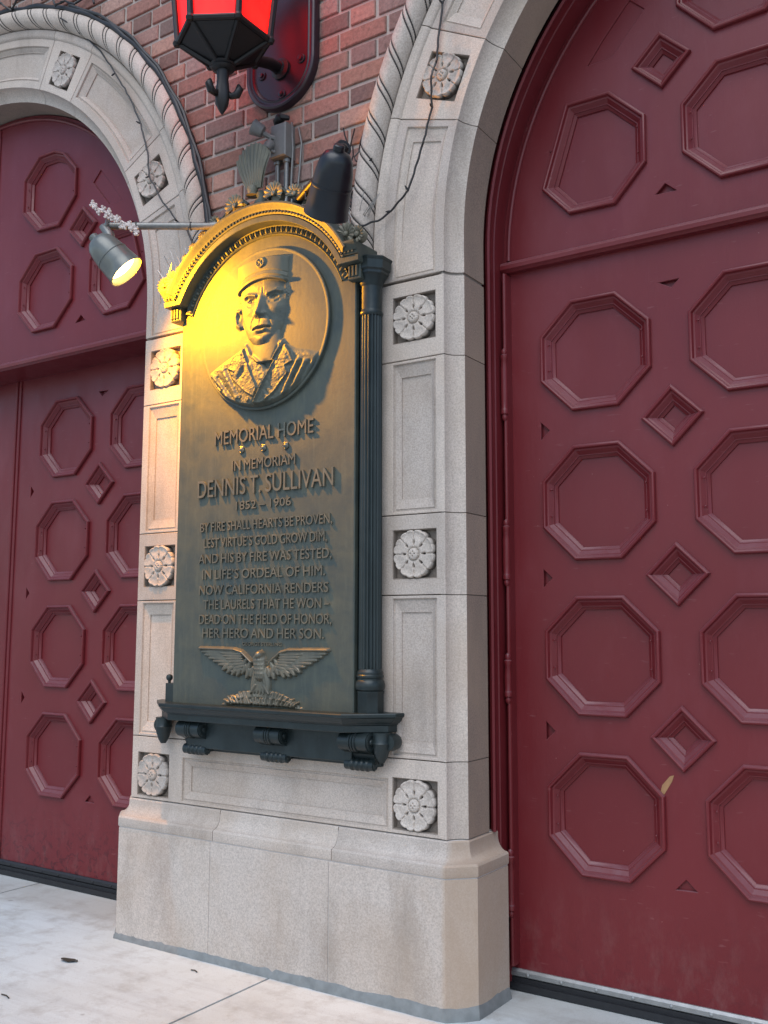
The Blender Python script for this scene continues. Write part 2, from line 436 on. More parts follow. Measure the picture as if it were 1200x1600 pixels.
# ------------------------------------------------------------------ rosette (carved flower), built once and copied
def rosette_mesh(R0=.100):
    nr, nt = 44, 320; V = []; Fc = []
    for i in range(nr + 1):
        r = i / nr
        for j in range(nt):
            t = 2*math.pi*j/nt; f = abs((t % (math.pi/4))/(math.pi/8) - 1)      # 0 on a petal's axis, 1 between petals
            edge = 1.0 - .09*max(0, (f-.45)/.55)**2.5 - .028*math.exp(-(f/.13)**2)
            rr = r * edge * R0
            h = .030 - .004*math.exp(-((r-.72)/.16)**2)*(1-f*f)                             # hollowed petal
            h += .004*math.exp(-((r-.93)/.05)**2) * min(1, 2.5*f+.25)                        # curled lip
            if r > .58: h -= .0075*math.exp(-((1-f)/.10)**2)*min(1, (r-.58)/.12)              # cut between petals
            h -= .0012*math.exp(-(f/.06)**2) * max(0, min(1, (r-.70)/.2))                      # crease of the heart
            h -= .026*math.exp(-((r-.50)/.085)**2) * math.exp(-((1-f)/.20)**2)                # drilled eye
            if r > .94: h -= .016*((r-.94)/.06)**2
            if r < .28:
                h = .030 + .009*math.sqrt(max(0, 1-(r/.24)**2)) if r < .24 else .022
                cx4, cz4 = abs(r*math.cos(t)), abs(r*math.sin(t))
                for px_, pz_ in ((.085, 0), (0, .085)): h -= .010*math.exp(-(((cx4-px_)**2+(cz4-pz_)**2)/.030**2))
            elif r < .36: h -= .004*(1-(r-.28)/.08)
            if i == nr: h = -.006
            V.append((rr*math.cos(t), -max(h, -.006), rr*math.sin(t)))
    for i in range(nr):
        for j in range(nt):
            k = (j+1) % nt; Fc.append((i*nt+j, (i+1)*nt+j, (i+1)*nt+k, i*nt+k))
    me = bpy.data.meshes.new('rosette'); me.from_pydata(V, [], Fc)
    bm = bmesh.new(); bm.from_mesh(me); bmesh.ops.remove_doubles(bm, verts=bm.verts, dist=1e-6); bmesh.ops.recalc_face_normals(bm, faces=bm.faces); bm.to_mesh(me); bm.free()
    me.materials.append(ROSE); me.polygons.foreach_set('use_smooth', [True]*len(me.polygons)); me.set_sharp_from_angle(angle=R(60))
    return me
ROS_ME = rosette_mesh()
def rosette(parent, x, z, ang=0, y=.022, s=1.0):
    o = bpy.data.objects.new('rosette', ROS_ME); COL.objects.link(o); o.parent = parent
    o.location = Vector((x, y, z)) - world_loc(parent); o.rotation_euler = (0, -R(ang), 0)
    q = random.uniform(.97, 1.03); o.scale = (s*q, 1.0, s*random.uniform(.97, 1.03))
    return o

# recessed panel mouldings inside stone blocks
PAN = [(0.001, .0), (-.002, .009), (-.009, .009), (-.012, .004), (-.024, .004), (-.030, .010), (-.038, .015), (-.039, .022)]
def panel(mb, outer, inner):
    o_, i_ = ccw(outer), ccw(inner)
    rs = [[(x, .001, z) for x, z in offset_poly(o_, .001)], [(x, .010, z) for x, z in offset_poly(o_, -.002)], [(x, .010, z) for x, z in offset_poly(o_, -.009)], [(x, .0065, z) for x, z in offset_poly(o_, -.011)]]
    rs += [[(x, .019, z) for x, z in offset_poly(i_, .004)], [(x, .019, z) for x, z in offset_poly(i_, .001)], [(x, .0255, z) for x, z in i_]]
    mb.loft(rs, True, False); b = len(mb.v); mb.v += rs[-1]; mb.f.append(tuple(b + i for i in range(len(i_))))
SQ = [(0.001, .0), (-.002, .004), (-.004, .028)]
def jig(poly): return poly

# ------------------------------------------------------------------ stone pier
pier = empty('stone_pier', (0, .1, 0), 'pale granite pier with carved rosettes standing between the two red doors', 'pier')
bands = [(.632, .92), (.92, 1.56), (1.56, 1.884), (1.884, 2.524), (2.524, 2.86), (2.86, ZS)]
G = .0019
def hollow(t0=0, t1=1):   # hollow chamfer + reveal as (distance from arch axis, y)
    return [(RF, 0), (RF-.0012, .0012), (1.6365, .010), (1.632, .023), (1.6255, .033), (1.618, .042), (1.609, .050), (1.600, .056), (1.5865, .0622), (RC+.0012, .0632), (RC, .0645)]
def reveal(): return [(RC, .0645), (RC, YREV)]
def one(nm, Q, prof, par):
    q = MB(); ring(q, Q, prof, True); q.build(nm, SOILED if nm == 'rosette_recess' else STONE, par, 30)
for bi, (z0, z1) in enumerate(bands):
    a, b = z0 + G, z1 - G
    holes = []
    for s in (-1, 1):
        xi, xo = .617, .820
        X = sorted((s*xi, s*xo))
        if bi in (1, 3):
            hz0, hz1 = z0 + .004, z1 - .004
            holes_z = (z0 - .028, z1 + .03)
        if bi in (0, 2, 4):
            cz = {0: .747, 2: 1.724, 4: 2.699}[bi]
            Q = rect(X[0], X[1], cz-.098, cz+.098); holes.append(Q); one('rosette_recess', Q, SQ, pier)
        if bi in (1, 3):
            Q = rect(X[0], X[1], a + .012, b - .012); holes.append(Q); q = MB(); panel(q, Q, rect(X[0]+.032, X[1]-.032, a+.066, b-.066)); q.build('sunk_panel', STONE, pier, 25)
        if bi == 5:
            Q = rect(X[0], X[1], a + .03, b + .0)
    if bi == 0:
        Q = rect(-.53, .595, .645, .838); holes.append(Q); q = MB(); panel(q, Q, rect(-.49, .555, .690, .800)); q.build('sunk_panel', STONE, pier, 25)
    if bi == 5:
        o = plate('shaft_block', rect(-.518, .518, a, b - .04), [], 0, .05, STONE, pier, .0022)
        continue
    plate('shaft_block', rect(-(CXA-RF), CXA-RF, a, b), holes, 0, .05, STONE, pier, .0022)
    for s in (-1, 1):
        q = MB(); pr = hollow()
        q.loft([[(s*(CXA - r), y, z) for r, y in pr + [(RF+.02, .0645), (RF+.02, .001)]] for z in (a, b)], True, True)
        q.build('jamb_block', STONE, pier, 30)
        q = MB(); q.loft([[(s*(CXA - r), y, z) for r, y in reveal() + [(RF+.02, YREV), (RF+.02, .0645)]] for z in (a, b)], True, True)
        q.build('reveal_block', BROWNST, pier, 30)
q = MB(); q.box(-.845, .845, .042, .21, .5, ZS-.05)
for s in (-1, 1):
    q.loft([[(s*(CXA - r - .006), y + .003, z) for r, y in hollow() + [(RC, YREV - .01), (RF+.02, YREV-.01), (RF+.02, .01)]] for z in (.5, ZS)], True, True)
q.build('pier_core', JOINT, pier, 30)
for cz in (.747, 1.724, 2.699):
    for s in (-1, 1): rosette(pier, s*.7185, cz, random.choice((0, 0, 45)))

# plinth and its cove moulding: rings round the visible outline (front, chamfers, reveals)
def outline(e):
    """pier outline in plan pushed out by e"""
    k = .4142*e
    x0 = CXA - RF; x1 = CXA - RC
    return [(-x1-e, YREV+.06), (-x1-e, .06-k), (-x0-k, -e), (x0+k, -e), (x1+e, .06-k), (x1+e, YREV+.06)]
def plinth_part(name, prof, x_cuts, mat):
    cuts = [-9] + x_cuts + [9]
    for c0, c1 in zip(cuts[:-1], cuts[1:]):
        q = MB(); rings = []
        for e, z in prof:
            pts = outline(e); res = []
            c0e, c1e = c0 + G, c1 - G
            pl = [p for p in pts if c0e <= p[0] <= c1e]
            fr = [p for p in pts]
            res = []
            if c0 < -5: res += [p for p in pts[:3]]
            else: res += [(c0e, YREV+.06), (c0e, -e)]
            if c1 > 5: res += [p for p in pts[3:]]
            else: res += [(c1e, -e), (c1e, YREV+.06)]
            rings.append([(x, y, z) for x, y in res])
        q.loft(rings, True, True); q.build(name, mat, pier, 30)
plinth_part('plinth_block', [(.050, -.02), (.050, .497), (.047, .501)], [-.300, .344], PLINTH)
cove = [(.044, .5035), (.052, .506), (.054, .511), (.054, .545), (.051, .549)]
for i in range(8):
    t = i/7*math.pi/2
    cove.append((.047 - .040*math.sin(t), .553 + .058*(1-math.cos(t))))
cove += [(.007, .625), (.003, .6295)]
plinth_part('cove_moulding', cove, [-.284, .36], PLINTH)
PJ = simple('pale_joint', (.50, .48, .46), .95, 0, 80, .2)
q = MB(); q.loft([[(x, y, z) for x, y in outline(e)] for e, z in [(.0475, 0), (.0475, .500), (.048, .515), (.048, .543)] + [(.0445 - .040*math.sin(i/7*math.pi/2), .551 + .058*(1-math.cos(i/7*math.pi/2))) for i in range(8)] + [(-.004, .630)]], True, True); q.build('plinth_core', PJ, pier, 30)
# grey sealant band along the foot, ragged upper edge
q = MB(); pts = outline(.052)
path = []
for (p0, p1) in zip(pts[:-1], pts[1:]):
    n_ = max(2, int(math.hypot(p1[0]-p0[0], p1[1]-p0[1]) / .02))
    for k in range(n_): path.append((p0[0]+(p1[0]-p0[0])*k/n_, p0[1]+(p1[1]-p0[1])*k/n_))
path.append(pts[-1])
rings = []
for i, (x, y) in enumerate(path):
    hh = .026 + .020*max(0, min(1, (x+.9)/1.8)) + .009*mnoise.noise(Vector((x*9, y*9, 3))) + .006*mnoise.noise(Vector((x*40, y*40, 7)))
    if abs(x-.06) < .015: hh -= .012
    nx, ny = (0, -1) if abs(x) < .86 else ((1 if x > 0 else -1)*.8, -.6)
    if y > .06: nx, ny = (1 if x > 0 else -1), 0
    o_ = .004*mnoise.noise(Vector((x*22, y*22, 1)))
    rings.append([(x + nx*(.008+o_), y + ny*(.008+o_), -.01), (x + nx*(.004+o_), y + ny*(.004+o_), hh*.6), (x - nx*.002, y - ny*.002, hh), (x - nx*.012, y - ny*.012, hh*.9)])
q.loft(rings, False, False); q.build('sealant_strip', SEALANT, pier, 40)

# ------------------------------------------------------------------ stone arches
def stone_arch(s, label):
    a = empty('stone_arch', (s*CXA, .1, ZS), label, 'arch', 'carved stone arches round the doors')
    cx = s*CXA
    def pol(r, t):
        if t < 0: return (cx - s*r, ZS + t*.159)      # straight below the springing
        if t > 180: return (cx + s*r, ZS - (t-180)*.159)
        return (cx - s*r*math.cos(R(t)), ZS + r*math.sin(R(t)))
    def sector(r0, r1, t0, t1, n=14):
        return [pol(r0, t0+(t1-t0)*k/n) for k in range(n+1)] + [pol(r1, t1+(t0-t1)*k/n) for k in range(n+1)]
    js = [-1.0, 16.9, 28.6, 53.8, 65.1, 114.9, 126.2, 151.4, 163.1, 180]
    for i in range(len(js)-1):
        t0, t1 = js[i], js[i+1]; ga = .06
        hl = []
        if i % 2 == 1:
            tm = (t0+t1)/2; h = 3.13
            Q = [pol(1.683, tm-h*1.03), pol(1.683, tm+h*1.03), pol(1.877, tm+h*.97), pol(1.877, tm-h*.97)]
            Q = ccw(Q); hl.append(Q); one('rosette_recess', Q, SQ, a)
        else:
            lo = t0 + (1.0 if i else -3.9); hi = t1 - 1.0 if i < len(js)-2 else t1 + 3.9
            if i == 0: lo = -.88
            if i == len(js)-2: hi = 179.85
            Q = ccw(sector(1.680, 1.883, lo, hi, 22)); hl.append(Q); q = MB(); panel(q, Q, ccw(sector(1.712, 1.851, lo+1.75, hi-1.75, 22))); q.build('sunk_panel', STONE, a, 25)
        plate('voussoir', ccw(sector(RF, RO, t0+ga, t1-ga, 22)), hl, 0, .05, STONE, a, .0022)
        q = MB(); n_ = 16; rings = []
        for k in range(n_+1):
            t = t0+ga + (t1-t0-2*ga)*k/n_
            rings.append([(pol(r, t)[0], y, pol(r, t)[1]) for r, y in hollow() + [(RF+.02, .0645), (RF+.02, .001)]])
        q.loft(rings, True, True); q.build('hollow_block', STONE, a, 30)
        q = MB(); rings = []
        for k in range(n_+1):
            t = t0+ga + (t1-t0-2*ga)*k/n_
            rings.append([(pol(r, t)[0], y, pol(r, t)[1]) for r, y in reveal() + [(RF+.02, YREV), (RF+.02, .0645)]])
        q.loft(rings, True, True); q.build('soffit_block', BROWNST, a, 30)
        # raised fillet next to the rope
        q = MB(); rings = []
        for k in range(n_+1):
            t = t0+ga + (t1-t0-2*ga)*k/n_
            rings.append([(pol(r, t)[0], y, pol(r, t)[1]) for r, y in [(1.925, .004), (1.929, -.004), (1.937, -.010), (1.945, -.012), (1.972, -.012), (1.976, -.009), (1.978, .004)]])
        q.loft(rings, True, True); q.build('fillet', STONE, a, 30)
    q = MB(); n_ = 60; rings = []
    for k in range(n_+1):
        t = 180*k/n_
        rings.append([(pol(r, t)[0], y, pol(r, t)[1]) for r, y in [(RF+.008,.012),(RF+.004,.050),(RC+.010,.080),(RC+.004,.085),(RC+.004,YREV-.01),(2.05,YREV-.01),(2.05,.043),(1.90,.042),(1.66,.042)]])
    q.loft(rings, True, True); q.build('arch_core', JOINT, a, 30)
    for t in (22.9, 59.5, 120.5, 157.1):
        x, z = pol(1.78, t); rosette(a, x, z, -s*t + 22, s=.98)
    # twisted rope moulding
    q = MB(); r0, rc = .056, 2.036; tmax = 112; L = rc*R(tmax); n_ = 1300; m_ = 44; rings = []; period = .30
    for k in range(n_+1):
        t = -1.0 + (tmax+1)*k/n_; sl = L*k/n_; ring_ = []
        for j in range(m_):
            ph = 2*math.pi*j/m_
            f = (sl/period*2 + ph/math.pi) % 1.0     # two strands per turn
            d0 = min(abs(f-.5+.10), abs(f-.5-.10))
            rr = r0 - .0090*math.exp(-(d0/.028)**2) - .0015*math.exp(-((f-.5)/.08)**2)
            x, z = pol(rc + rr*math.cos(ph), t); ring_.append((x, -.008 - rr*math.sin(ph), z))
        rings.append(ring_)
    q.loft(rings, True, True); rope = q.build('rope_moulding', STONE, a, 60)
    # black soot lying in the bottom of the grooves
    q = MB()
    for st in range(2):
        for off_ in (.40, .60):
            pts_ = []
            for k in range(700):
                sl = L*k/699; t = -1.0 + (tmax+1)*k/699
                ph = (off_ + st - sl/period*2)*math.pi
                rr = r0 - .0048; x, z = pol(rc + rr*math.cos(ph), t); pts_.append((x, -.008 - rr*math.sin(ph), z))
            q.tube(pts_, .0036, 5)
    q.build('groove_soot', SOOT, rope, None)
    # straight jamb on the far side of the opening, so that the arch stands on something
    q = MB(); xo = cx + s*RF
    q.loft([[(cx + s*r, y, z) for r, y in hollow() + [(RC, YREV), (2.6, YREV), (2.6, 0)]] for z in (0, ZS)], True, True)
    q.build('far_jamb', STONE, a, 30)
    return a
stone_arch(-1, 'pale stone arch with rope edge over the left door, black cable along its edge')
stone_arch(1, 'large pale stone arch with rope edge over the right door, one rosette in view')

# ------------------------------------------------------------------ doors
OCT_PROF = [(.012, DY+.002), (.012, DY-.012), (.009, DY-.018), (.004, DY-.020), (-.001, DY-.018), (-.004, DY-.012), (-.006, DY-.006),
            (-.012, DY-.004), (-.020, DY+.004), (-.027, DY+.011), (-.030, DY+.011), (-.0305, DY+.015), (-.036, DY+.020), (-.042, DY+.024), (-.043, DY+.031)]
def prof_at(prof, dy): return [(o, y + dy) for o, y in prof]
def coffer(parent, poly, dy=0.0, kind='octagon_panel'):
    q = MB(); poly = offset_poly(ccw(poly), -.012)
    ring(q, poly, prof_at(OCT_PROF, dy), True)
    if kind == 'octagon_panel':       # little nail heads on the stiles of the moulding
        xs_ = [p[0] for p in poly]; zs_ = [p[1] for p in poly]; cz = (min(zs_)+max(zs_))/2
        for xx in (min(xs_)+.026, max(xs_)-.026):
            for dz in (-.05, .06): q.lathe([(.004, .004), (.003, -.002), (.001, -.003)], (xx, DY+dy-.004, cz+dz), (0, 1, 0), 8)
    return q.build(kind, PAINT, parent, 25)
def diamond(cx, cz, h=.123): return [(cx, cz-h), (cx+h, cz), (cx, cz+h), (cx-h, cz)]
def notch(holes, mbk, tri, dy=0.0, dep=.020):
    tri = ccw(tri); holes.append(tri)
    q = MB(); ring(q, tri, [(.0015, DY+dy+.001), (0, DY+dy+dep), ], True); q.build('notch', PAINT, mbk, 30)
COLS = (1.165, .543, -.079, -.70, -1.165)     # from arch axis towards the pier = positive
ROWS = (2.555, 1.939, 1.323, .708)
def garage_door(s, label, lower_dy, upper_dy):
    cx = s*CXA
    dr = empty('garage_door', (cx, DY, 0), label, 'door', 'dark red panelled doors')
    def P(u, z): return (cx - s*u, z)               # u measured from the arch axis towards the pier
    def T(poly): return [P(u, z) for u, z in poly]
    # ---- lower leaves (pair)
    for leaf, (u0, u1) in (('near', (.072, 1.578)), ('far', (-1.578, .068))):
        if s < 0 and leaf == 'far': u0, u1 = -1.578, .076
        if s < 0 and leaf == 'near': u0, u1 = .080, 1.578
        body = []; holes = []; nk = dr; pansh = []
        sg = 1 if leaf == 'near' else -1
        for c in (1.165, .543):
            for r in ROWS:
                pl = octagon(sg*c, r); pansh.append(('octagon_panel', T(pl)))
        for r0, r1 in zip(ROWS[:-1], ROWS[1:]):
            pansh.append(('diamond_panel', T(diamond(sg*.854, (r0+r1)/2 + .005))))
            zc = (r0+r1)/2 + .004
            notch(holes, nk, T([(sg*1.408, zc+.036), (sg*1.370, zc), (sg*1.408, zc-.036)]), lower_dy)
            notch(holes, nk, T([(sg*.225, zc+.034), (sg*.255, zc), (sg*.225, zc-.034)]), lower_dy)
        notch(holes, nk, T([(sg*.892, 2.795), (sg*.812, 2.797), (sg*.842, 2.768)]), lower_dy)
        notch(holes, nk, T([(sg*.900, .472), (sg*.824, .474), (sg*.862, .511)]), lower_dy, .014)
        for k_, pl in pansh: holes.append(offset_poly(ccw(pl), -.014))
        lf = plate('door_leaf', ccw(T([(u0, .075), (u1, .075), (u1, 2.985), (u0, 2.985)])), holes, DY+lower_dy, .05, PAINT, dr, .002)
        for k_, pl in pansh: coffer(lf, pl, lower_dy, k_)
    # astragal bead where the leaves meet
    q = MB()
    x = cx - s*.072
    for dx in (-.018, .018):
        q.tube([(x+dx, DY+lower_dy-.002, .08), (x+dx, DY+lower_dy-.002, 2.98)], .010, 10)
    q.build('astragal', PAINT, dr, 40)
    # ---- tympanum
    Rt = 1.575
    dyu = upper_dy; holes = []; nk = dr; pansh = []
    for sg in (1, -1):
        pansh.append(('octagon_panel', T([(sg*u, z) for u, z in [(1.264,3.659),(1.069,3.656),(.921,3.509),(.923,3.307),(1.058,3.16),(1.259,3.165),(1.380,3.301)]])))
        pansh.append(('octagon_panel', T(octagon(sg*.535, 3.405, .244, .10))))
        pansh.append(('octagon_panel', T([(sg*u, z) for u, z in [(.440,3.785),(.640,3.775),(.782,3.93),(.780,4.10),(.665,4.225),(.575,4.262),(.430,4.266),(.292,4.14),(.292,3.93)]])))
        pansh.append(('diamond_panel', T(diamond(sg*.851, 3.722, .122))))
        notch(holes, nk, T([(sg*.892, 3.163), (sg*.853, 3.200), (sg*.809, 3.160)]), dyu)
        notch(holes, nk, T([(sg*1.166, 3.806), (sg*1.09, 3.905), (sg*.976, 4.036), (sg*.915, 3.975), (sg*1.058, 3.81)]), dyu, .007)
    for k_, pl in pansh: holes.append(offset_poly(ccw(pl), -.014))
    tp = plate('tympanum', ccw(T([(-Rt, 3.0), (Rt, 3.0), (Rt, ZS)] + [(u, z) for u, z in arc(0, ZS, Rt, 0, 180, 60)[1:]])), holes, DY+dyu, .05, PAINT, dr, .002)
    for k_, pl in pansh: coffer(tp, pl, dyu, k_)
    q = MB()
    for dx in (-.016, .016): q.tube([(cx+dx-.04*s*0, DY+dyu-.002, 3.0), (cx+dx, DY+dyu-.002, 4.55)], .010, 10)
    q.build('tympanum_stile', PAINT, dr, 40)
    # ---- frame: painted moulded lining of the opening
    path = [(cx-1.58, .02), (cx-1.58, ZS)] + arc(cx, ZS, 1.58, 180, 0, 64)[1:-1] + [(cx+1.58, ZS), (cx+1.58, .02)]
    yb = DY + lower_dy + .05
    pr = [(.006, YREV+.030), (-.005, YREV+.030), (-.007, YREV+.014), (-.014, YREV+.008), (-.021, YREV+.016), (-.018, YREV+.028), (-.008, YREV+.034), (-.006, YREV+.060), (.010, YREV+.060)]
    pl_ = [(-.004, YREV+.050), (-.006, YREV+.080), (-.010, YREV+.084), (-.010, yb), (.03, yb), (.03, YREV+.050)]
    q = MB(); sweep(q, [(p_[0], max(p_[1], .6315)) for p_ in path], pr, cap=True); q.build('frame_bead', PAINT, dr, 35)
    q = MB(); sweep(q, path, pl_, cap=True); q.build('door_frame', PAINT, dr, 35)
    # inner arch bead lying on the tympanum
    q = MB(); q.tube([(x_, DY+dyu-.003, z_) for x_, z_ in arc(cx, ZS, 1.545, 180, 0, 64)], .010, 8); q.build('arch_bead', PAINT, dr, 40)
    # ---- transom bar
    y1 = DY + dyu; q = MB()
    pf = [(y1+.02, 3.020), (y1-.004, 3.018), (y1-.030, 3.006), (y1-.042, 2.998), (y1-.047, 2.988), (y1-.045, 2.972), (y1-.036, 2.966), (y1-.030, 2.960), (DY+lower_dy+.02, 2.958)]
    q.loft([[(x_, y_, z_) for y_, z_ in pf] for x_ in (cx-1.568, cx+1.568)], True, True); q.build('transom_bar', PAINT, dr, 25)
    # ---- hinges on the pier side
    hz = ((2.62, 2.30), (1.885, 1.60), (1.33, 1.12), (.55, .28))
    for (za, zb) in hz:
        q = MB(); x = cx - s*1.550; y = DY+lower_dy-.052; L = za - zb
        prf = [(.001, 0), (.010, .008), (.013, .018), (.010, .028), (.016, .033), (.016, .05), (.013, .055), (.0155, .09), (.0155, L-.09), (.013, L-.055), (.016, L-.05), (.016, L-.033), (.010, L-.028), (.013, L-.018), (.010, L-.008), (.001, L)]
        q.lathe(prf, (x, y, zb), (0,0,1), 14); q.box(x-.018, x+.002, y+.004, y+.012, zb+.04, za-.04)
        q.build('hinge', PAINT, dr, 40)
    q = MB(); x = cx - s*1.548; q.tube([(x, DY+lower_dy-.046, .1), (x, DY+lower_dy-.046, 2.95)], .0085, 8); q.box(x-.004, x+.010, DY+lower_dy-.05, DY+lower_dy, .1, 2.95); q.build('hinge_bead', PAINT, dr, 40)
    # ---- foot of the leaves
    yl = DY+lower_dy
    q = MB(); q.box(cx-1.57, cx+1.57, yl-.012, yl+.05, .005, .047); q.box(cx-1.57, cx+1.57, yl-.030, yl-.012, .004, .030); q.build('bottom_seal', RUBBER, dr, 30)
    q = MB(); pf = [(yl+.04, .048), (yl-.008, .048), (yl-.016, .054), (yl-.016, .070), (yl-.008, .079), (yl+.04, .079)]
    q.loft([[(x_, y_, z_) for y_, z_ in pf] for x_ in (cx-1.57, cx+1.57)], True, True)
    for k in range(22):
        xx = cx-1.5+k*.143; q.lathe([(.008, .001), (.007, -.002), (.003, -.004)], (xx, yl-.016, .062), (0,1,0), 8)
    q.build('kick_rail', ALU if s > 0 else RUBBER, dr, 30)
    return dr
garage_door(-1, 'dark red door left of the pier, partly behind it and half cut by the frame edge', 0.0, -.185)
rd = garage_door(1, 'large dark red panelled door with hinges right of the stone pier', 0.0, 0.0)
q = MB(); q.tube([(1.648, DY-.003, .935), (1.655, DY-.004, .965), (1.671, DY-.004, 1.0), (1.682, DY-.002, 1.012)], [.008, .016, .012, .004], 8)
scuff = simple('bare_wood_scuff', (.30, .16, .07), .7)
# a worn lozenge of bare wood on the leaf
q = MB(); q.add([(1.545+.0, DY-.0015, .795), (1.560, DY-.0015, .800), (1.598, DY-.0015, .862), (1.606, DY-.0015, .885), (1.590, DY-.0015, .880), (1.560, DY-.0015, .845)], [(0,1,2,3,4,5)])
q.build('bare_patch', scuff, rd, None)
# dark backing behind the doors so that no light leaks in
q = MB(); q.box(-6, 6, .62, .7, -.01, 8); q.build('backing', TRIM, wall, None)

# ------------------------------------------------------------------ memorial plaque
YP = -.105; AZ = 2.705
pq = empty('memorial_plaque', (0, 0, 1.08), 'tall bronze memorial plaque with relief portrait, raised lettering and eagle on the pier', 'plaque')
slab_poly = [(-.5, 1.08), (.5, 1.08), (.5, 2.86), (.453, 2.90)] + arc(0, AZ, .496, 23.5, 156.5, 40) + [(-.453, 2.90), (-.5, 2.86)]
plate('slab', slab_poly, [], YP, .03, BRONZE, pq, .004)
plate('backing_slab', [(-.43, .9), (.47, .9), (.47, 2.87)] + arc(0, AZ, .48, 20, 150, 30) + [(-.43, 2.87)], [], -.076, .076, DARKBR, pq, .003)
# crest moulding
th = 26.0; rr = .507
a0 = arc(0, AZ, rr, 180-th, th, 56)
zr = a0[0][1]
path = [(-.556, zr), (a0[0][0], zr)] + a0[1:-1] + [(a0[-1][0], zr), (.556, zr)]
cp = [(-.002, YP+.01), (-.002, -.168), (0, -.171), (.022, -.173), (.0235, -.167), (.026, -.166), (.028, -.172), (.036, -.178), (.041, -.178), (.042, -.183), (.050, -.188), (.058, -.199), (.066, -.205), (.073, -.206), (.076, -.203), (.078, -.10), (.078, -.03), (-.002, -.03)]
q = MB(); sweep(q, path, cp); crest = q.build('crest_moulding', BRONZE, pq, 25)
q = MB()
for k in range(64):
    t = R(th + 1 + (180-2*th-2)*k/63); q.box(*(lambda x, z: (x-.0042, x+.0042, -.184, -.17, z-.0042, z+.0042))(.5445*math.cos(t), AZ+.5445*math.sin(t)))
for s in (-1, 1):
    for dx in (.478, .497, .516, .535): q.box(s*dx-.0045, s*dx+.0045, -.184, -.17, zr+.033, zr+.041)
q.build('bead_row', BRONZE, crest, 30)
# egg band
q = MB(); n_ = 40; rings = []
for k in range(61):
    t = R(22 + 136*k/60); rings.append([(r*math.cos(t), y, AZ + r*math.sin(t)) for r, y in [(.462, YP+.004), (.462, YP-.004), (.467, YP-.009), (.472, YP-.004), (.476, YP-.003), (.505, YP-.012), (.506, YP+.004)]])
q.loft(rings, True, True)
for k in range(38):
    t = R(24 + 132*k/37); c, s_ = math.cos(t), math.sin(t)
    for (dt, w_, hgt) in ((0, .0085, .015), (R(1.75), .0028, .013)):
        tt = t + dt; c, s_ = math.cos(tt), math.sin(tt); rr_ = .4895
        vs = []; fs = []
        for i in range(5):
            u = -1 + 2*i/4; ring_ = []
            for j in range(7):
                v = math.pi*j/6; ww = w_*math.sqrt(max(.05, 1-u*u*.9))
                ring_.append((u*hgt, ww*math.cos(v), .010*math.sin(v)*math.sqrt(max(.05, 1-u*u*.9))))
            vs.append(ring_)
        rings = [[((rr_+a_)*c - b_*s_, YP-.006-h_, AZ + (rr_+a_)*s_ + b_*c) for a_, b_, h_ in ring_] for ring_ in vs]
        q.loft(rings, False, False)
q.build('egg_band', BRONZE, crest, 50)
# small corbels under the crest ends
for s in (-1, 1):
    q = MB(); x0, x1 = sorted((s*.482, s*.545)); q.box(x0, x1, -.138, -.03, 2.862, 2.926, .004)
    for dx in (.012, .030, .048): q.box(x0+dx-.005, x0+dx+.005, -.147, -.13, 2.872, 2.918, .002)
    q.build('corbel', BRONZE, pq, 30)

# columns
def column(x, k=1.0, yc=-.056):
    q = MB()
    octo = lambda r, z0, z1: q.lathe([(r, z0), (r, z1)], (x, yc, 0), (0,0,1), 8, R(22.5))
    nf = 18
    def flute(qa, i): return 1 - .13*(.5 + .5*math.cos(nf*qa))**1.5
    prof = [(.048, 1.262)] + [(.0475 - .002*k/8, 1.27 + (2.72-1.27)*k/8) for k in range(9)]
    q.lathe(prof, (x, yc, 0), (0,0,1), 160, 0, flute)
    q.lathe([(.052, 1.245), (.054, 1.252), (.052, 1.258), (.049, 1.262), (.047, 1.268)], (x, yc, 0), (0,0,1), 32)
    sh = q.build('column_shaft', DARKBR, pq, 40)
    q = MB(); q.lathe([(.058, 1.07), (.058, 1.085), (.056, 1.088), (.056, 1.172), (.058, 1.176), (.058, 1.182)], (x, yc, 0), (0,0,1), 8, R(22.5))
    q.lathe([(.052, 1.182), (.058, 1.187), (.061, 1.197), (.061, 1.208), (.057, 1.220), (.052, 1.226), (.052, 1.232), (.056, 1.236), (.056, 1.243), (.052, 1.248)], (x, yc, 0), (0,0,1), 32)
    q.build('column_base', DARKBR, pq, 30)
    q = MB()
    q.lathe([(.046, 2.715), (.050, 2.722), (.050, 2.730), (.047, 2.736), (.0455, 2.742), (.0455, 2.84), (.050, 2.846), (.052, 2.86), (.060, 2.878), (.066, 2.884)], (x, yc, 0), (0,0,1), 32)
    q.lathe([(.070, 2.884), (.074, 2.888), (.074, 2.898), (.082, 2.905), (.084, 2.940), (.088, 2.944), (.090, 2.952), (.084, 2.957)], (x, yc, 0), (0,0,1), 8, R(22.5))
    q.build('capital', DARKBR, pq, 30)
column(.545)
LeftC = (-.478, -.036)
q = MB(); q.lathe([(.006, 1.176), (.007, 1.19), (.014, 1.196), (.016, 1.207), (.012, 1.216), (.001, 1.22)], (-.541, -.085, 0), (0,0,1), 12); q.box(-.553, -.49, -.10, 0, 1.09, 1.18, .004); q.build('finial_knob', DARKBR, pq, 40)

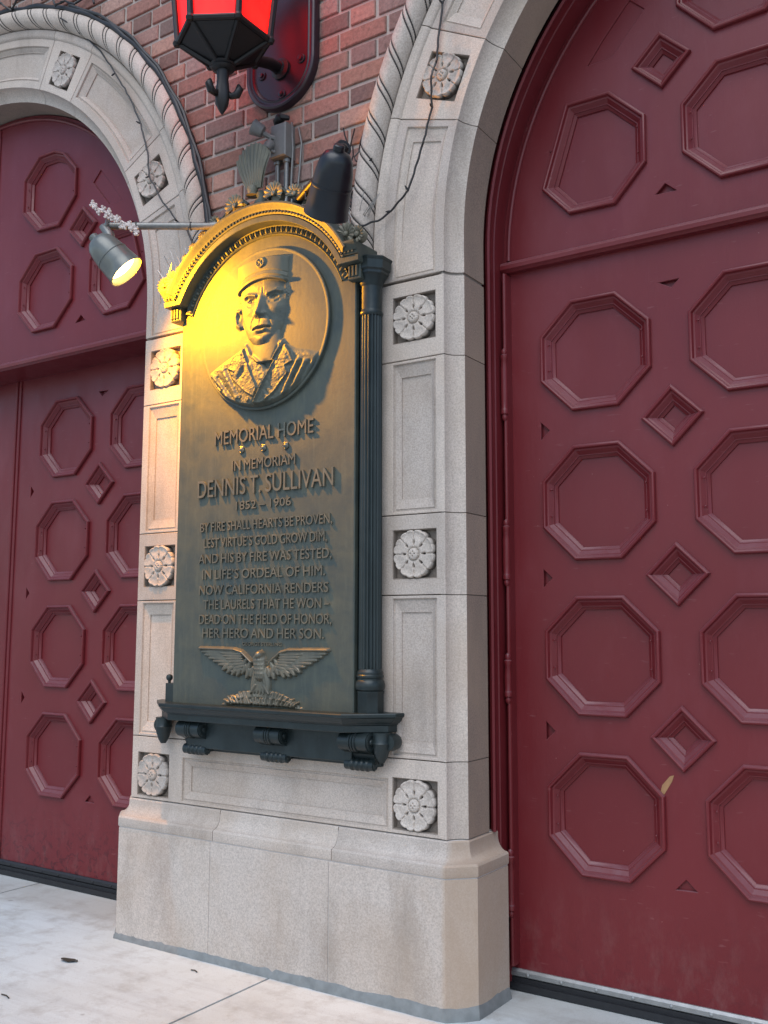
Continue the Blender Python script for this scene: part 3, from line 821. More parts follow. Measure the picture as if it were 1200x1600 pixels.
# shelf (canted ends) with brackets
def shelf_ring(e, z): return [(-.625-e*.9, 0, z), (-.625-e*.9+.012, -.045, z), (-.475-e*.45, -.135-e, z), (.475+e*.45, -.135-e, z), (.625+e*.9-.012, -.045, z), (.625+e*.9, 0, z)]
q = MB()
q.loft([shelf_ring(e, z) for e, z in [(-.01, 1.022), (.012, 1.022), (.014, 1.025), (.014, 1.048), (.019, 1.052), (.021, 1.056), (.028, 1.058), (.036, 1.066), (.044, 1.078), (.052, 1.083), (.053, 1.093), (.050, 1.097), (.02, 1.0975)]], True, True)
q.build('shelf', DARKBR, pq, 20)
plate('bracket_board', rect(-.43, .575, .884, 1.03), [], -.026, .028, DARKBR, pq, .003)
q = MB(); q.box(.166, .172, -.0285, -.02, .886, 1.02); q.build('board_joint', DARKBR, pq, None)
def bracket(x, w_=.135):
    q = MB()
    # side profile (y, z): upper volute bulging out, waist, lower roll
    pts = [(-.002, 1.022)]
    pts += [(-.090 - .040*math.sin(R(t)), .985 + .037*math.cos(R(t))) for t in range(0, 181, 20)]
    pts += [(-.066, .935), (-.058, .916)]
    pts += [(-.060 - .022*math.sin(R(t)), .893 + .022*math.cos(R(t))) for t in range(20, 200, 20)]
    pts += [(-.040, .885), (-.002, .884)]
    q.loft([[(x+dx, y, z) for y, z in pts] for dx in (-w_/2, -w_/2+.004, w_/2-.004, w_/2)], True, True)
    # scroll eyes and reeded straps over the volute
    for sx in (-1, 1):
        q.lathe([(.034, 0), (.034, .004), (.026, .006), (.022, .003), (.012, .003), (.010, .008), (.001, .010)], (x+sx*w_/2, -.090, .985), (sx, 0, 0), 20)
        q.lathe([(.018, 0), (.018, .003), (.012, .004), (.009, .002), (.005, .004), (.001, .005)], (x+sx*w_/2, -.060, .893), (sx, 0, 0), 16)
    for dx in (-.012, 0, .012):
        q.tube([(x+dx, -.090 - .0415*math.sin(R(t)), .985 + .0385*math.cos(R(t))) for t in range(0, 181, 15)], .005, 6)
    for dx in (-.036, -.012, .012, .036):
        q.lathe([(.0225, -.009), (.0255, -.003), (.0255, .003), (.0225, .009)], (x+dx*w_/.135, -.060, .893), (1, 0, 0), 16)
    q.build('bracket', DARKBR, pq, 35)
for x in (-.385, .07, .505): bracket(x)
for s in (-1, 1):      # tulip-shaped corbels under the canted ends
    q = MB(); ux = Vector((s*.62, -.79, 0)).normalized()
    q.lathe([(.012, .905), (.024, .925), (.034, .955), (.038, .975), (.040, .980), (.036, .986), (.038, 1.022)], (s*.60, -.055, 0), (0,0,1), 12)
    q.lathe([(.001, -.03), (.03, -.028), (.034, 0), (.03, .028), (.001, .03)], (s*.632, -.03, .985), (0, 1, 0), 16)
    q.build('end_corbel', DARKBR, pq, 40)

# ---- medallion with portrait in relief
MX, MZ, MR = .012, 2.742, .362; YM = -.123
q = MB(); q.lathe([(MR+.003, .0), (MR+.003, .016), (MR, .019), (MR-.006, .0195), (MR-.010, .0178), (MR-.013, .018)], (MX, YP, MZ), (0,-1,0), 96)
med = q.build('medallion', BRONZE, pq, 30)
def vnoise(X, Z, sc_, seed):
    r = np.random.default_rng(seed); g = r.random((128, 128)); x = (X*sc_) % 127; z = (Z*sc_) % 127
    i = x.astype(int); j = z.astype(int); u = x-i; v = z-j; u = u*u*(3-2*u); v = v*v*(3-2*v)
    i2 = (i+1) % 128; j2 = (j+1) % 128
    return (g[j,i]*(1-u)+g[j,i2]*u)*(1-v) + (g[j2,i]*(1-u)+g[j2,i2]*u)*v
def fbm(X, Z, sc_, seed, o=4): return sum(vnoise(X*1.0+3, Z*1.0+7, sc_*2**k, seed+k)/2**k for k in range(o))/1.9
def seg(X, Z, a, b):
    dx, dz = b[0]-a[0], b[1]-a[1]; t = np.clip(((X-a[0])*dx+(Z-a[1])*dz)/(dx*dx+dz*dz+1e-12), 0, 1)
    return np.hypot(X-a[0]-t*dx, Z-a[1]-t*dz), t
def gs(X, Z, x, z, rx, rz, ang=0):
    c, s_ = math.cos(R(ang)), math.sin(R(ang)); u = (X-x)*c+(Z-z)*s_; v = -(X-x)*s_+(Z-z)*c
    return np.exp(-(u/rx)**2-(v/rz)**2)
def ridge(X, Z, pts, r, h, taper=None):
    H = np.zeros_like(X)
    for k in range(len(pts)-1):
        dd, t = seg(X, Z, pts[k], pts[k+1]); H = np.maximum(H, h*np.exp(-(dd/r)**2))
    return H
def sst(a, b, v): t = np.clip((v-a)/(b-a), 0, 1); return t*t*(3-2*t)
def inpoly(X, Z, poly):
    ins = np.zeros(X.shape, bool); n = len(poly)
    for k in range(n):
        x1, z1 = poly[k-1]; x2, z2 = poly[k]
        c = ((z1 > Z) != (z2 > Z)) & (X < (x2-x1)*(Z-z1)/(z2-z1+1e-12)+x1); ins ^= c
    return ins
def polydist(X, Z, poly):
    D = np.full(X.shape, 9.0)
    for k in range(len(poly)):
        dd, _ = seg(X, Z, poly[k-1], poly[k]); D = np.minimum(D, dd)
    return np.where(inpoly(X, Z, poly), D, -D)
def portrait(X, Z):
    H = .0005*fbm(X, Z, 40, 3)
    # coat and shoulders
    coat = [(-.40, 2.30), (-.37, 2.50), (-.315, 2.575), (-.22, 2.620), (-.14, 2.652), (-.085, 2.672), (.0, 2.60), (.06, 2.55), (.12, 2.62), (.150, 2.655), (.20, 2.625), (.28, 2.605), (.36, 2.58), (.44, 2.45), (.44, 2.30)]
    D = polydist(X, Z, coat)
    fur = np.abs(fbm(X, Z, 55, 11, 3)-.5)*2; fold = np.abs(vnoise(X*1.0+Z*.7, Z*.5-X*.2, 34, 5)-.5)*2
    hc = .024*sst(0, .03, D)**.6 + (.0065*fur + .006*fold)*sst(0, .02, D)
    def flap(poly, h_, lip=.004):      # a lapel: raised flat piece with a rolled edge
        d_ = polydist(X, Z, poly); return h_*sst(0, .008, d_) + lip*np.exp(-((d_-.006)/.005)**2)
    hc += flap([(-.088, 2.672), (-.150, 2.625), (-.175, 2.575), (-.135, 2.560), (-.150, 2.535), (-.06, 2.455), (-.005, 2.425), (.012, 2.47), (-.035, 2.56)], .011)
    hc += flap([(.142, 2.660), (.185, 2.610), (.205, 2.560), (.165, 2.545), (.182, 2.515), (.105, 2.43), (.03, 2.385), (-.005, 2.40), (.045, 2.49), (.095, 2.585)], .013)
    for bx, bz in ((-.045, 2.425), (.075, 2.395), (-.095, 2.445)): hc += .010*(np.hypot(X-bx, Z-bz) < .011)
    hc += .018*np.exp(-((X+.02)/.20)**2)*sst(0, .10, D)
    hc *= 1 - .45*sst(.10, .34, X)
    H = np.maximum(H, np.where(D > 0, hc, 0))
    # folds of the coat on the shoulders
    for (a, b, r_, h_) in [((.30,2.53),(.22,2.41),.012,.016), ((.26,2.55),(.17,2.40),.011,.014), ((.22,2.56),(.13,2.39),.010,.014), ((-.25,2.55),(-.15,2.43),.012,.014), ((-.20,2.58),(-.11,2.44),.011,.012), ((-.29,2.55),(-.22,2.48),.010,.012)]:
        H += np.where(D > .004, ridge(X, Z, [a, b], r_, h_), 0)
        H -= np.where(D > .004, ridge(X, Z, [(a[0]+.020, a[1]), (b[0]+.020, b[1])], r_*.7, h_*.7), 0)
    # neck
    dd, t = seg(X, Z, (.035, 2.72), (.045, 2.60)); hn = .034*np.sqrt(np.clip(1-(dd/.082)**2, 0, 1)); hn = np.where(Z < 2.585, 0, hn)
    H = np.maximum(H, hn)
    # head
    zc = 2.80; w = np.interp(Z, [2.655, 2.675, 2.70, 2.74, 2.79, 2.85, 2.90, 2.96], [.030, .062, .086, .106, .120, .128, .130, .128])
    cx = np.interp(Z, [2.66, 2.75, 2.95], [.026, .026, .022])
    u = (X-cx)/w; top = np.interp(Z, [2.648, 2.665, 2.70, 2.76, 2.86, 2.95], [.0, .022, .033, .037, .038, .037])
    hf = np.where((Z > 2.648) & (Z < 2.965) & (np.abs(u) < 1), np.where(u < .12, top*np.clip(1-np.abs(u-.12)**2.6/1.34, 0, 1)**.55 + .012, (top+.012)*np.clip(1-np.clip((u-.12)/.88, 0, 2)**1.9, 0, 1)**.9 + .001), 0)
    f = np.where(hf > 0, 1.0, 0)
    face = hf.copy()
    # brow ridge, sockets, eyeballs, lids
    for sx, ex in ((-1, -.036), (1, .092)):
        face -= .025*gs(X, Z, ex+.004*sx*-1, 2.867, .028, .014)
        face += .0105*gs(X, Z, ex, 2.864, .017, .0095)
        face += .0050*ridge(X, Z, [(ex-.026, 2.866), (ex-.010, 2.8765), (ex+.010, 2.8765), (ex+.026, 2.866)], .0045, 1)
        face += .0035*ridge(X, Z, [(ex-.022, 2.860), (ex, 2.8525), (ex+.022, 2.860)], .004, 1)
        face -= .0055*gs(X, Z, ex-.002, 2.8645, .0045, .0045)
        face -= .004*ridge(X, Z, [(ex-.022, 2.846), (ex, 2.840), (ex+.022, 2.848)], .005, 1)
        face += .0145*ridge(X, Z, [(ex-sx*.030, 2.883), (ex-sx*.008, 2.889), (ex+sx*.016, 2.894), (ex+sx*.036, 2.888)], .0085, 1)
        face += .007*gs(X, Z, ex+sx*.012, 2.815, .030, .020)
    face += .003*gs(X, Z, .026, 2.925, .05, .02)
    for xx in (.016, .036): face -= .0022*ridge(X, Z, [(xx, 2.890), (xx+.001, 2.915)], .003, 1)
    # nose
    dd, t = seg(X, Z, (.026, 2.895), (.020, 2.800)); face += (.003+.040*t)*np.exp(-(dd/(.0125+.0055*t))**2)*np.where(Z < 2.79, np.exp(-((Z-2.79)/.011)**2), 1)
    face += .008*gs(X, Z, .020, 2.800, .015, .013)
    for xx in (-.005, .047): face += .012*gs(X, Z, xx, 2.796, .009, .009)
    for xx in (.011, .033): face -= .009*gs(X, Z, xx, 2.787, .005, .0035)
    # folds, mouth, chin
    face -= .0035*ridge(X, Z, [(-.012, 2.790), (-.028, 2.765), (-.032, 2.740)], .006, 1)
    face -= .0035*ridge(X, Z, [(.056, 2.790), (.072, 2.766), (.076, 2.742)], .006, 1)
    face += .008*gs(X, Z, .024, 2.757, .034, .014)
    face -= .004*gs(X, Z, .023, 2.766, .005, .010)
    face += .0065*ridge(X, Z, [(-.016, 2.742), (.010, 2.747), (.024, 2.745), (.038, 2.747), (.064, 2.742)], .007, 1)
    face -= .0135*ridge(X, Z, [(-.024, 2.7335), (.004, 2.7365), (.024, 2.735), (.044, 2.7365), (.072, 2.7335)], .0042, 1)
    face += .0085*ridge(X, Z, [(.000, 2.726), (.024, 2.723), (.048, 2.726)], .008, 1)
    face -= .009*gs(X, Z, .024, 2.708, .030, .008)
    face += .013*gs(X, Z, .024, 2.684, .026, .017)
    face += .0012*fbm(X, Z, 90, 21)
    H = np.where(f > 0, np.maximum(H, face), H)
    # ear
    ear = .018*ridge(X, Z, [(-.116, 2.838), (-.136, 2.842), (-.143, 2.815), (-.134, 2.778), (-.116, 2.765)], .009, 1) + .010*gs(X, Z, -.124, 2.800, .014, .03)
    ear -= .008*gs(X, Z, -.124, 2.812, .006, .014)
    H = np.maximum(H, ear)
    # side hair
    hair = gs(X, Z, -.108, 2.885, .018, .045) + gs(X, Z, .152, 2.885, .012, .035)
    H += .012*hair*(.4 + fbm(X, Z, 160, 31, 2))
    # cap: crown, band, visor
    tz = (Z-2.945)/(3.065-2.945); cw = .140 + .009*np.clip(tz, 0, 1)**2; ccx = .014
    uu = (X-ccx)/cw; topz = 3.062 - .014*uu**2; vz = 2.962 - 1.55*(X-.028)**2
    crown = np.where((Z > vz-.006) & (Z < topz) & (np.abs(uu) < 1), .004 + np.where(uu < .15, .012 + .038*np.clip(1-np.abs(uu-.15)**2.4/1.4, 0, 1)**.55, .050*np.clip(1-np.clip((uu-.15)/.85, 0, 2)**2.2, 0, 1)**.8), 0)
    crown *= sst(0, .010, topz-Z)*.55 + .45
    crown = np.where(crown > 0, crown + .004*np.exp(-((Z-vz-.014)/.004)**2) - .004*np.exp(-((Z-vz-.030)/.003)**2), 0)
    H = np.maximum(H, crown)
    vb = np.where((X > -.128) & (X < .150), 1.0, 0)*np.exp(-(((Z-vz+.006)/.008)**4))
    H = np.maximum(H, vb*(np.where(X < .05, .024 + .050*np.clip(1-((X-.05)/.176)**2, 0, 1)**.55, .062*np.clip(1-((X-.05)/.124)**2.0, 0, 1)**.7 + .012)))
    # badge
    bd = np.hypot(X-.020, Z-3.030); H += np.where(bd < .024, .010, 0) - np.where(bd < .017, .006, 0)
    H += np.where((bd < .015) & ((np.abs((X-.02)-(Z-3.03)) < .004) | (np.abs((X-.02)+(Z-3.03)) < .004)), .006, 0)
    # collar: shirt collar and long lapel edges
    H += ridge(X, Z, [(-.082, 2.676), (-.045, 2.625), (.020, 2.575), (.048, 2.552)], .008, .014)
    H += ridge(X, Z, [(.138, 2.655), (.102, 2.600), (.062, 2.560)], .008, .012)
    H += ridge(X, Z, [(.128, 2.665), (.085, 2.560), (.040, 2.470), (-.005, 2.395)], .009, .022)
    H -= ridge(X, Z, [(.112, 2.640), (.066, 2.545), (.022, 2.465), (-.02, 2.400)], .008, .012)
    H -= .020*gs(X, Z, -.082, 2.553, .012, .034, -28)
    H -= .020*gs(X, Z, .045, 2.560, .016, .020)
    rim = MR - np.hypot(X-MX, Z-MZ)
    H = np.clip(H, -.002, .2)
    H = H*.62
    return H*np.where(Z < 2.6, sst(.005, .022, rim), sst(.006, .03, rim)) + .0004
heightfield('portrait_relief', MX-MR, MX+MR, MZ-MR, MZ+MR, 400, 400, portrait, YM+.001, BRONZE, med, mask=lambda X, Z: np.hypot(X-MX, Z-MZ) < MR-.008)

# ---- eagle
def eagle(X, Z):
    H = np.zeros_like(X); cx = .025
    def feather(a, b, r, h):
        nonlocal H
        dd, t = seg(X, Z, a, b); rr = r*(.55+.6*np.sin(np.pi*np.clip(t*.85+.1, 0, 1)))
        H = np.maximum(H, h*np.clip(1-(dd/rr)**2, 0, 1)**.6 - .0025*np.exp(-(dd/.0016)**2)*(dd < rr))
    for s in (-1, 1):
        def p(u, z): return (cx + s*u, z)
        # primaries lie almost along the wing, each one shorter than the one above
        for k in range(8):
            feather(p(.140 - .006*k, 1.331 - .0110*k), p(.356 - .014*k - .0020*k*k, 1.340 - .0138*k), .0098, .013 + .0006*k)
        for k in range(6):      # second row over the roots
            feather(p(.110 - .004*k, 1.318 - .010*k), p(.225 - .018*k, 1.322 - .0125*k), .0085, .019)
        for (u_, z_, L_, a_) in [(.205,1.262,.030,200),(.178,1.250,.032,215),(.150,1.243,.034,225),(.122,1.240,.034,235),(.150,1.270,.034,215),(.120,1.262,.034,228),(.092,1.250,.034,240),(.095,1.278,.034,228),(.068,1.262,.034,245),(.070,1.232,.030,250),(.045,1.240,.032,258)]:
            feather(p(u_-.022*math.cos(R(a_-180)), z_+.022*math.sin(R(a_-180))), p(u_+.006, z_-.012), .0125, .0175)
        dd = ridge(X, Z, [p(.352, 1.340), p(.25, 1.339), p(.150, 1.337), p(.105, 1.326), p(.050, 1.285)], .0075, .020); H = np.maximum(H, np.where(dd > .004, dd, 0))
        feather(p(.020, 1.255), p(.040, 1.165), .020, .018)
        feather(p(.022, 1.19), p(.05, 1.155), .008, .02)
    # body, breast plumage and head turned aside
    dd, t = seg(X, Z, (cx-.008, 1.290), (cx+.002, 1.235)); H = np.maximum(H, .030*np.sqrt(np.clip(1-(dd/.034)**2, 0, 1)) - .003*np.abs(np.sin(X*260))*np.abs(np.sin(Z*170)))
    dd = np.hypot((X-cx+.004), (Z-1.315)); H = np.maximum(H, .036*np.sqrt(np.clip(1-(dd/.021)**2, 0, 1)))
    feather((cx-.012, 1.313), (cx-.030, 1.300), .010, .028)
    for k in range(5): feather((cx-.02+.01*k, 1.20), (cx-.035+.0175*k, 1.155), .010, .014)
    return H
heightfield('eagle_relief', -.345, .395, 1.12, 1.36, 330, 120, eagle, YP-.001, WORN, pq)
def mound(X, Z):
    cx = .025; base = 1.1005 + .016*(1-((X-cx)/.205)**2); topz = 1.108 + .062*np.clip(1-((X-cx)/.205)**2, 0, 1)**.8
    H = np.zeros_like(X); r = np.random.default_rng(9)
    for k in range(46):
        u = -1 + 2*(k % 23)/22 + r.normal(0, .02); row = k//23; x = cx + .185*u; z = 1.112 + (1-row)*.030*max(0, 1-u*u)**.8; a = math.pi/2 - u*.85 + r.normal(0, .12); L = r.uniform(.022, .032)*(1-.35*abs(u))
        dd, t = seg(X, Z, (x, z), (x+L*math.cos(a), z+L*math.sin(a))); rr = .0085*(1.15-.75*t)
        H = np.maximum(H, ((.012+.004*r.random()+.005*row))*np.clip(1-(dd/rr)**2, 0, 1)**.5)
    inb = (np.abs(X-cx) < .205) & (Z < topz) & (Z > base-.006)
    H = np.where(inb, np.maximum(H, .006), H)
    H = np.maximum(H, ridge(X, Z, [(cx-.215, 1.100), (cx-.1, 1.1125), (cx, 1.1165), (cx+.1, 1.1125), (cx+.215, 1.100)], .004, .010)*(np.abs(X-cx) < .22))
    return np.where(H > .001, H, 0)
heightfield('laurel_mound', -.20, .25, 1.09, 1.20, 240, 64, mound, YP-.001, WORN, pq)

# ---- lettering
def letters(txt, x0, x1, zc, cap, ext=.0045):
    cu = bpy.data.curves.new('t', 'FONT'); cu.body = txt; cu.extrude = ext/2; cu.bevel_depth = .0011; cu.bevel_resolution = 0; cu.offset = .0006; cu.resolution_u = 4
    cu.space_character = 1.02; cu.space_word = .8
    o = bpy.data.objects.new('t', cu); COL.objects.link(o); dg = bpy.context.evaluated_depsgraph_get(); dg.update()
    me = bpy.data.meshes.new_from_object(o.evaluated_get(dg)); bpy.data.objects.remove(o); bpy.data.curves.remove(cu)
    n = len(me.vertices); co = np.empty(n*3); me.vertices.foreach_get('co', co); co = co.reshape(-1, 3)
    capH = .69  # nominal cap height of the built-in face
    mn, mx = co[:,0].min(), co[:,0].max()
    out = np.empty_like(co)
    zmid = capH/2
    s_z = cap/capH
    out[:,0] = x0 + (co[:,0]-mn)/(mx-mn)*(x1-x0); out[:,2] = zc + (co[:,1]-zmid)*s_z
    out[:,1] = YP - ext/2 - co[:,2]*1.0 - .0005
    me.vertices.foreach_set('co', out.ravel()); me.materials.clear(); me.name = 'lettering'
    return link('lettering', me, WORN, pq, 30)
letters('MEMORIAL HOME', -.268, .292, 2.277, .062, .008)
letters('IN MEMORIAM', -.162, .195, 2.144, .046, .007)
letters('DENNIS T. SULLIVAN', -.365, .398, 2.052, .078, .009)
letters('1852 – 1906', -.135, .175, 1.964, .036, .006)
for t_, a_, b_, z_ in [('BY FIRE SHALL HEARTS BE PROVEN,', -.345, .392, 1.878), ('LEST VIRTUE’S GOLD GROW DIM,', -.322, .366, 1.806), ('AND HIS BY FIRE WAS TESTED,', -.352, .390, 1.736), ('IN LIFE’S ORDEAL OF HIM.', -.327, .358, 1.665),
                       ('NOW CALIFORNIA RENDERS', -.344, .375, 1.596), ('THE LAURELS THAT HE WON –', -.315, .380, 1.532), ('DEAD ON THE FIELD OF HONOR,', -.340, .392, 1.467), ('HER HERO AND HER SON.', -.318, .355, 1.407)]:
    letters(t_, a_, b_, z_, .041, .006)
letters('GEORGE STERLING', -.085, .134, 1.361, .014, .003)
for x, z in ((-.112, 2.213), (.014, 2.209), (.139, 2.206)):
    q = MB(); q.lathe([(.0175, .0), (.0175, .006), (.013, .009), (.010, .007), (.006, .011), (.001, .012)], (x, YP, z), (0,-1,0), 48, 0, lambda qa, i: 1 - (.16*(.5+.5*math.cos(5*qa)) if i < 3 else 0))
    q.build('small_rosette', WORN, pq, 45)

# ---- ornaments on top of the crest
q = MB(); nt, nr = 96, 14; rings = []
for i in range(nr+1):     # fan-shaped shell
    ring_ = []
    for j in range(nt+1):
        u = -1 + 2*j/nt; rib = .5 + .5*math.cos(u*math.pi*9); L_ = (.318 - .050*u*u)*(1 + .010*rib)
        r_ = .105 + (L_-.105)*i/nr; a_ = R(95 - 21*u)
        yy = -.160 - .008*math.sin(math.pi*min(1, i/nr*1.05)) - .0075*rib*(.35 + .65*i/nr)
        ring_.append((-.012 + r_*math.cos(a_), yy, 3.278 + r_*math.sin(a_)))
    rings.append(ring_)
q.loft(rings, False, False)
q.loft([[(x, y+.014, z) for x, y, z in r0_] for r0_ in rings], False, False)
q.lathe([(.001, -.02), (.022, -.014), (.026, 0), (.02, .02), (.03, .03)], (-.030, -.16, 3.38), (0, 0, -1), 16)
SHELLM = bronze_mat('pale_bronze', (.12, .115, .085), (.17, .16, .115), .2, .5)  # paler bronze tone used on the palmette and scallops
qp = q.build('palmette', SHELLM, pq, 50)
def scallop(x, z, r, ang, mat=None):
    mat = SHELLM
    q = MB(); nr, nt = 8, 112; rings = []
    for i in range(nr+1):
        rr = r*i/nr; ring_ = []
        for j in range(nt+1):
            t = -R(118) + R(236)*j/nt; e = 1+.03*math.cos(14*t)
            h = .020*math.sin(math.pi*.62*i/nr) + .0035*math.cos(14*t)*(i/nr)
            px, pz = rr*e*math.sin(t), rr*e*math.cos(t); c_, s_ = math.cos(R(ang)), math.sin(R(ang))
            ring_.append((x + px*c_ + pz*s_*-1*-1*0 - pz*s_, -.165 - h, z + px*s_ + pz*c_))
        rings.append(ring_)
    q.loft(rings, False, False)
    q.lathe([(.001, -.012), (.010, -.008), (.013, 0), (.010, .008), (.001, .012)], (x, -.178, z), (0,-1,0), 12)
    q.lathe([(r*.75, 0), (r*.6, .02), (.002, .028)], (x, -.14, z), (0,-1,0), 16)
    return q.build('scallop_ornament', mat, pq, 40)
def on_arc(t, r=.612): return r*math.cos(R(t)), AZ + r*math.sin(R(t))
for t, r_ in ((101, .052), (80, .052), (113, .034), (69, .042)):
    x, z = on_arc(t, .625 if r_ > .04 else .608); scallop(x, z, r_, t-90)
for t, r_ in ((121, .024), (128, .022), (134, .018), (140, .015), (60, .026), (53, .020), (47, .016)):
    x, z = on_arc(t, .60); scallop(x, z, r_, t-90)
for s in (-1, 1):
    scallop(s*.500, 3.045, .046, -s*38, BRONZE); scallop(s*.556, 3.032, .036, -s*75, BRONZE)
q = MB()
for s in (-1, 1):
    q.tube([(s*.06, -.155, 3.315), (s*.10, -.16, 3.345), (s*.15, -.16, 3.33), (s*.19, -.16, 3.295), (s*.22, -.155, 3.285)], [.012, .016, .012, .009, .005], 8)
    q.tube([(s*.19, -.155, 3.29), (s*.24, -.16, 3.285), (s*.28, -.155, 3.255)], [.006, .012, .004], 8)
q.lathe([(.03, 0), (.036, .02), (.02, .05), (.026, .07), (.01, .085)], (.01, -.145, 3.285), (0,0,1), 14)
q.build('crest_scroll', BRONZE, pq, 45)

# ------------------------------------------------------------------ spotlights on swan arms
def spotlight(s, label, lit):
    t = empty('wall_spotlight', (s*.05, -.03, 3.25), label, 'spotlight', 'spotlights on arms beside the plaque')
    P = Vector((s*-.563*-1, -.400, 3.031)); ax = Vector((-s*.547, .428, -.719)).normalized()
    K = .88 if lit else 1.06; B = P - ax*.235*K
    q = MB(); prof = [(.001, 0), (.026, .002), (.046, .012), (.060, .034), (.069, .075), (.074, .12), (.0785, .18), (.082, .228), (.0845, .232), (.0845, .236), (.080, .236), (.076, .20), (.066, .10), (.050, .055), (.001, .05)]
    q.lathe([(r*1.05, h*K) for r, h in prof], B, ax, 40); q.lathe([(.018, -.022), (.022, -.018), (.022, .004), (.014, .008)], B, ax, 16)
    q.lathe([(.080, .122*K), (.081, .126*K), (.080, .130*K)], B, ax, 40)
    q.build('lamp_shade', SHADE if lit else SHADEB, t, 40)
    q = MB(); q.lathe([(r*1.05, h*K) for r, h in [(.001, .172), (.045, .178), (.066, .190), (.070, .197), (.066, .200), (.03, .203), (.001, .204)]], B, ax, 32)
    q.build('bulb', BULB if lit else simple('unlit_bulb', (.35, .34, .32), .25), t, 60)
    E_ = Vector((s*.665, -.43, 3.262)); K = B + ax*.10 + Vector((0, 0, .075))
    q = MB()
    q.tube([(s*.02, -.03, 3.25), (s*.10, -.085, 3.252), (s*.40, -.272, 3.256), tuple(E_)], .0165, 12); q.lathe([(.02, -.02), (.022, 0), (.02, .02)], (s*.24, -.172, 3.254), (s*.82, -.53, 0), 12)
    q.build('arm', STEEL if lit else IRON, t, 40)
    q = MB(); q.tube([tuple(E_), tuple(E_ + Vector((s*.012, -.012, -.008))), tuple((E_ + K)/2 + Vector((0, 0, -.01))), tuple(B + ax*.11 - Vector((0,0,-.06)))], [.020, .022, .022, .016], 12)
    q.lathe([(.03, -.006), (.034, 0), (.03, .006)], E_, (s*.82, -.53, 0), 14)
    q.build('knuckle', STEEL if lit else IRON, t, 40)
    q = MB()
    for f_ in (.42, .80):     # cable ties round the arm
        c = Vector((s*.10, -.085, 3.252)).lerp(E_, f_); q.lathe([(.0168, -.003), (.020, -.003), (.020, .003), (.0168, .003)], c, (s*.83, -.55, 0), 14)
        q.tube([c + Vector((0, -.016, 0)), c + Vector((.004, -.02, -.05))], .0022, 5)
    q.build('cable_tie', CABLE, t, 40)
    if lit:
        L = bpy.data.lights.new('spot_lamp_light', 'SPOT'); L.energy = 185; L.color = (1.0, .38, .0); L.spot_size = R(164); L.spot_blend = .8; L.shadow_soft_size = .022
        lo = bpy.data.objects.new('spot_lamp_light', L); COL.objects.link(lo); lo.parent = t; lo.location = (P - ax*.022) - t.location
        lo.rotation_euler = Vector((-.66, -.36, .50)).to_track_quat('Z', 'Y').to_euler()   # aim turned off the shade's axis to shape how its light spreads
    return t, P, ax, B
spotlight(-1, 'lit spotlight with glowing yellow bulb on an arm left of the plaque', True)
spotlight(1, 'unlit black spotlight seen from behind at the top right of the plaque', False)

# bird-spike base strip of pale plastic flowers across the left lamp
q = MB(); r_ = np.random.default_rng(4)
A, Bp = Vector((-.70, -.49, 3.345)), Vector((-.42, -.47, 3.165))
for k in range(15):
    c = A.lerp(Bp, k/14) + Vector((r_.normal(0, .006), r_.normal(0, .006), r_.normal(0, .006)))
    for j in range(5):
        a_ = 2*math.pi*j/5 + k; c2 = c + Vector((.014*math.cos(a_)*.8, .005*math.sin(3*a_), .014*math.sin(a_)))
        q.tube([c, c.lerp(c2, .6), c2, c2 + (c2-c)*.25], [.0035, .0045, .0075, .003], 6)
q.tube([A, A.lerp(Bp, .5) + Vector((0, 0, .006)), Bp], .004, 6)
tag(q.build('bead_strip', PALE, None, 50, loc=tuple(A)), 'strip of pale knobbly beads draped across the lit spotlight', 'bead strip')

# ------------------------------------------------------------------ junction box with conduits and a small flood head
jb = empty('junction_box', (.01, 0, 3.55), 'grey electrical box with conduits on the brick between lantern and plaque', 'electrical box')
q = MB(); q.box(-.008, .080, -.072, 0, 3.555, 3.715, .006); q.build('box_body', TINGREY, jb, 30)
q = MB()
for x in (.008, .060): q.tube([(x, -.034, 3.56), (x, -.034, 3.30), (x*1.1, -.05, 3.25)], .012, 10); q.lathe([(.016, 0), (.018, .012), (.016, .02)], (x, -.034, 3.535), (0,0,1), 12)
q.tube([(.075, -.02, 3.73), (.085, -.02, 3.60), (.078, -.02, 3.45), (.085, -.02, 3.28)], .006, 8); q.tube([(.11, -.012, 3.70), (.128, -.012, 3.62), (.12, -.012, 3.5), (.10, -.015, 3.3)], .005, 8)
q.build('conduit', STEEL, jb, 40)
q = MB(); q.lathe([(.010, -.018), (.026, -.014), (.030, .0), (.036, .034), (.037, .038), (.032, .038), (.02, .02)], (-.030, -.115, 3.680), (-.62, -.45, .40), 22); q.tube([(.02, -.06, 3.65), (.0, -.08, 3.655), (-.03, -.11, 3.675)], .012, 8)
q.lathe([(.02, -.02), (.024, 0), (.016, .03)], (.0, -.09, 3.61), (0, -.6, -.8), 14); q.tube([(.02, -.07, 3.58), (-.015, -.1, 3.60), (.01, -.09, 3.64)], .008, 8)
q.build('sensor_head', TINGREY, jb, 40)
q = MB(); q.tube([(.0, -.03, 3.715), (.005, -.045, 3.745), (.04, -.05, 3.755), (.07, -.03, 3.75)], [.012, .018, .018, .01], 8); q.lathe([(.02, -.012), (.024, 0), (.02, .012)], (.03, -.05, 3.75), (1, 0, .2), 12)
q.build('elbow', IRON, jb, 40)

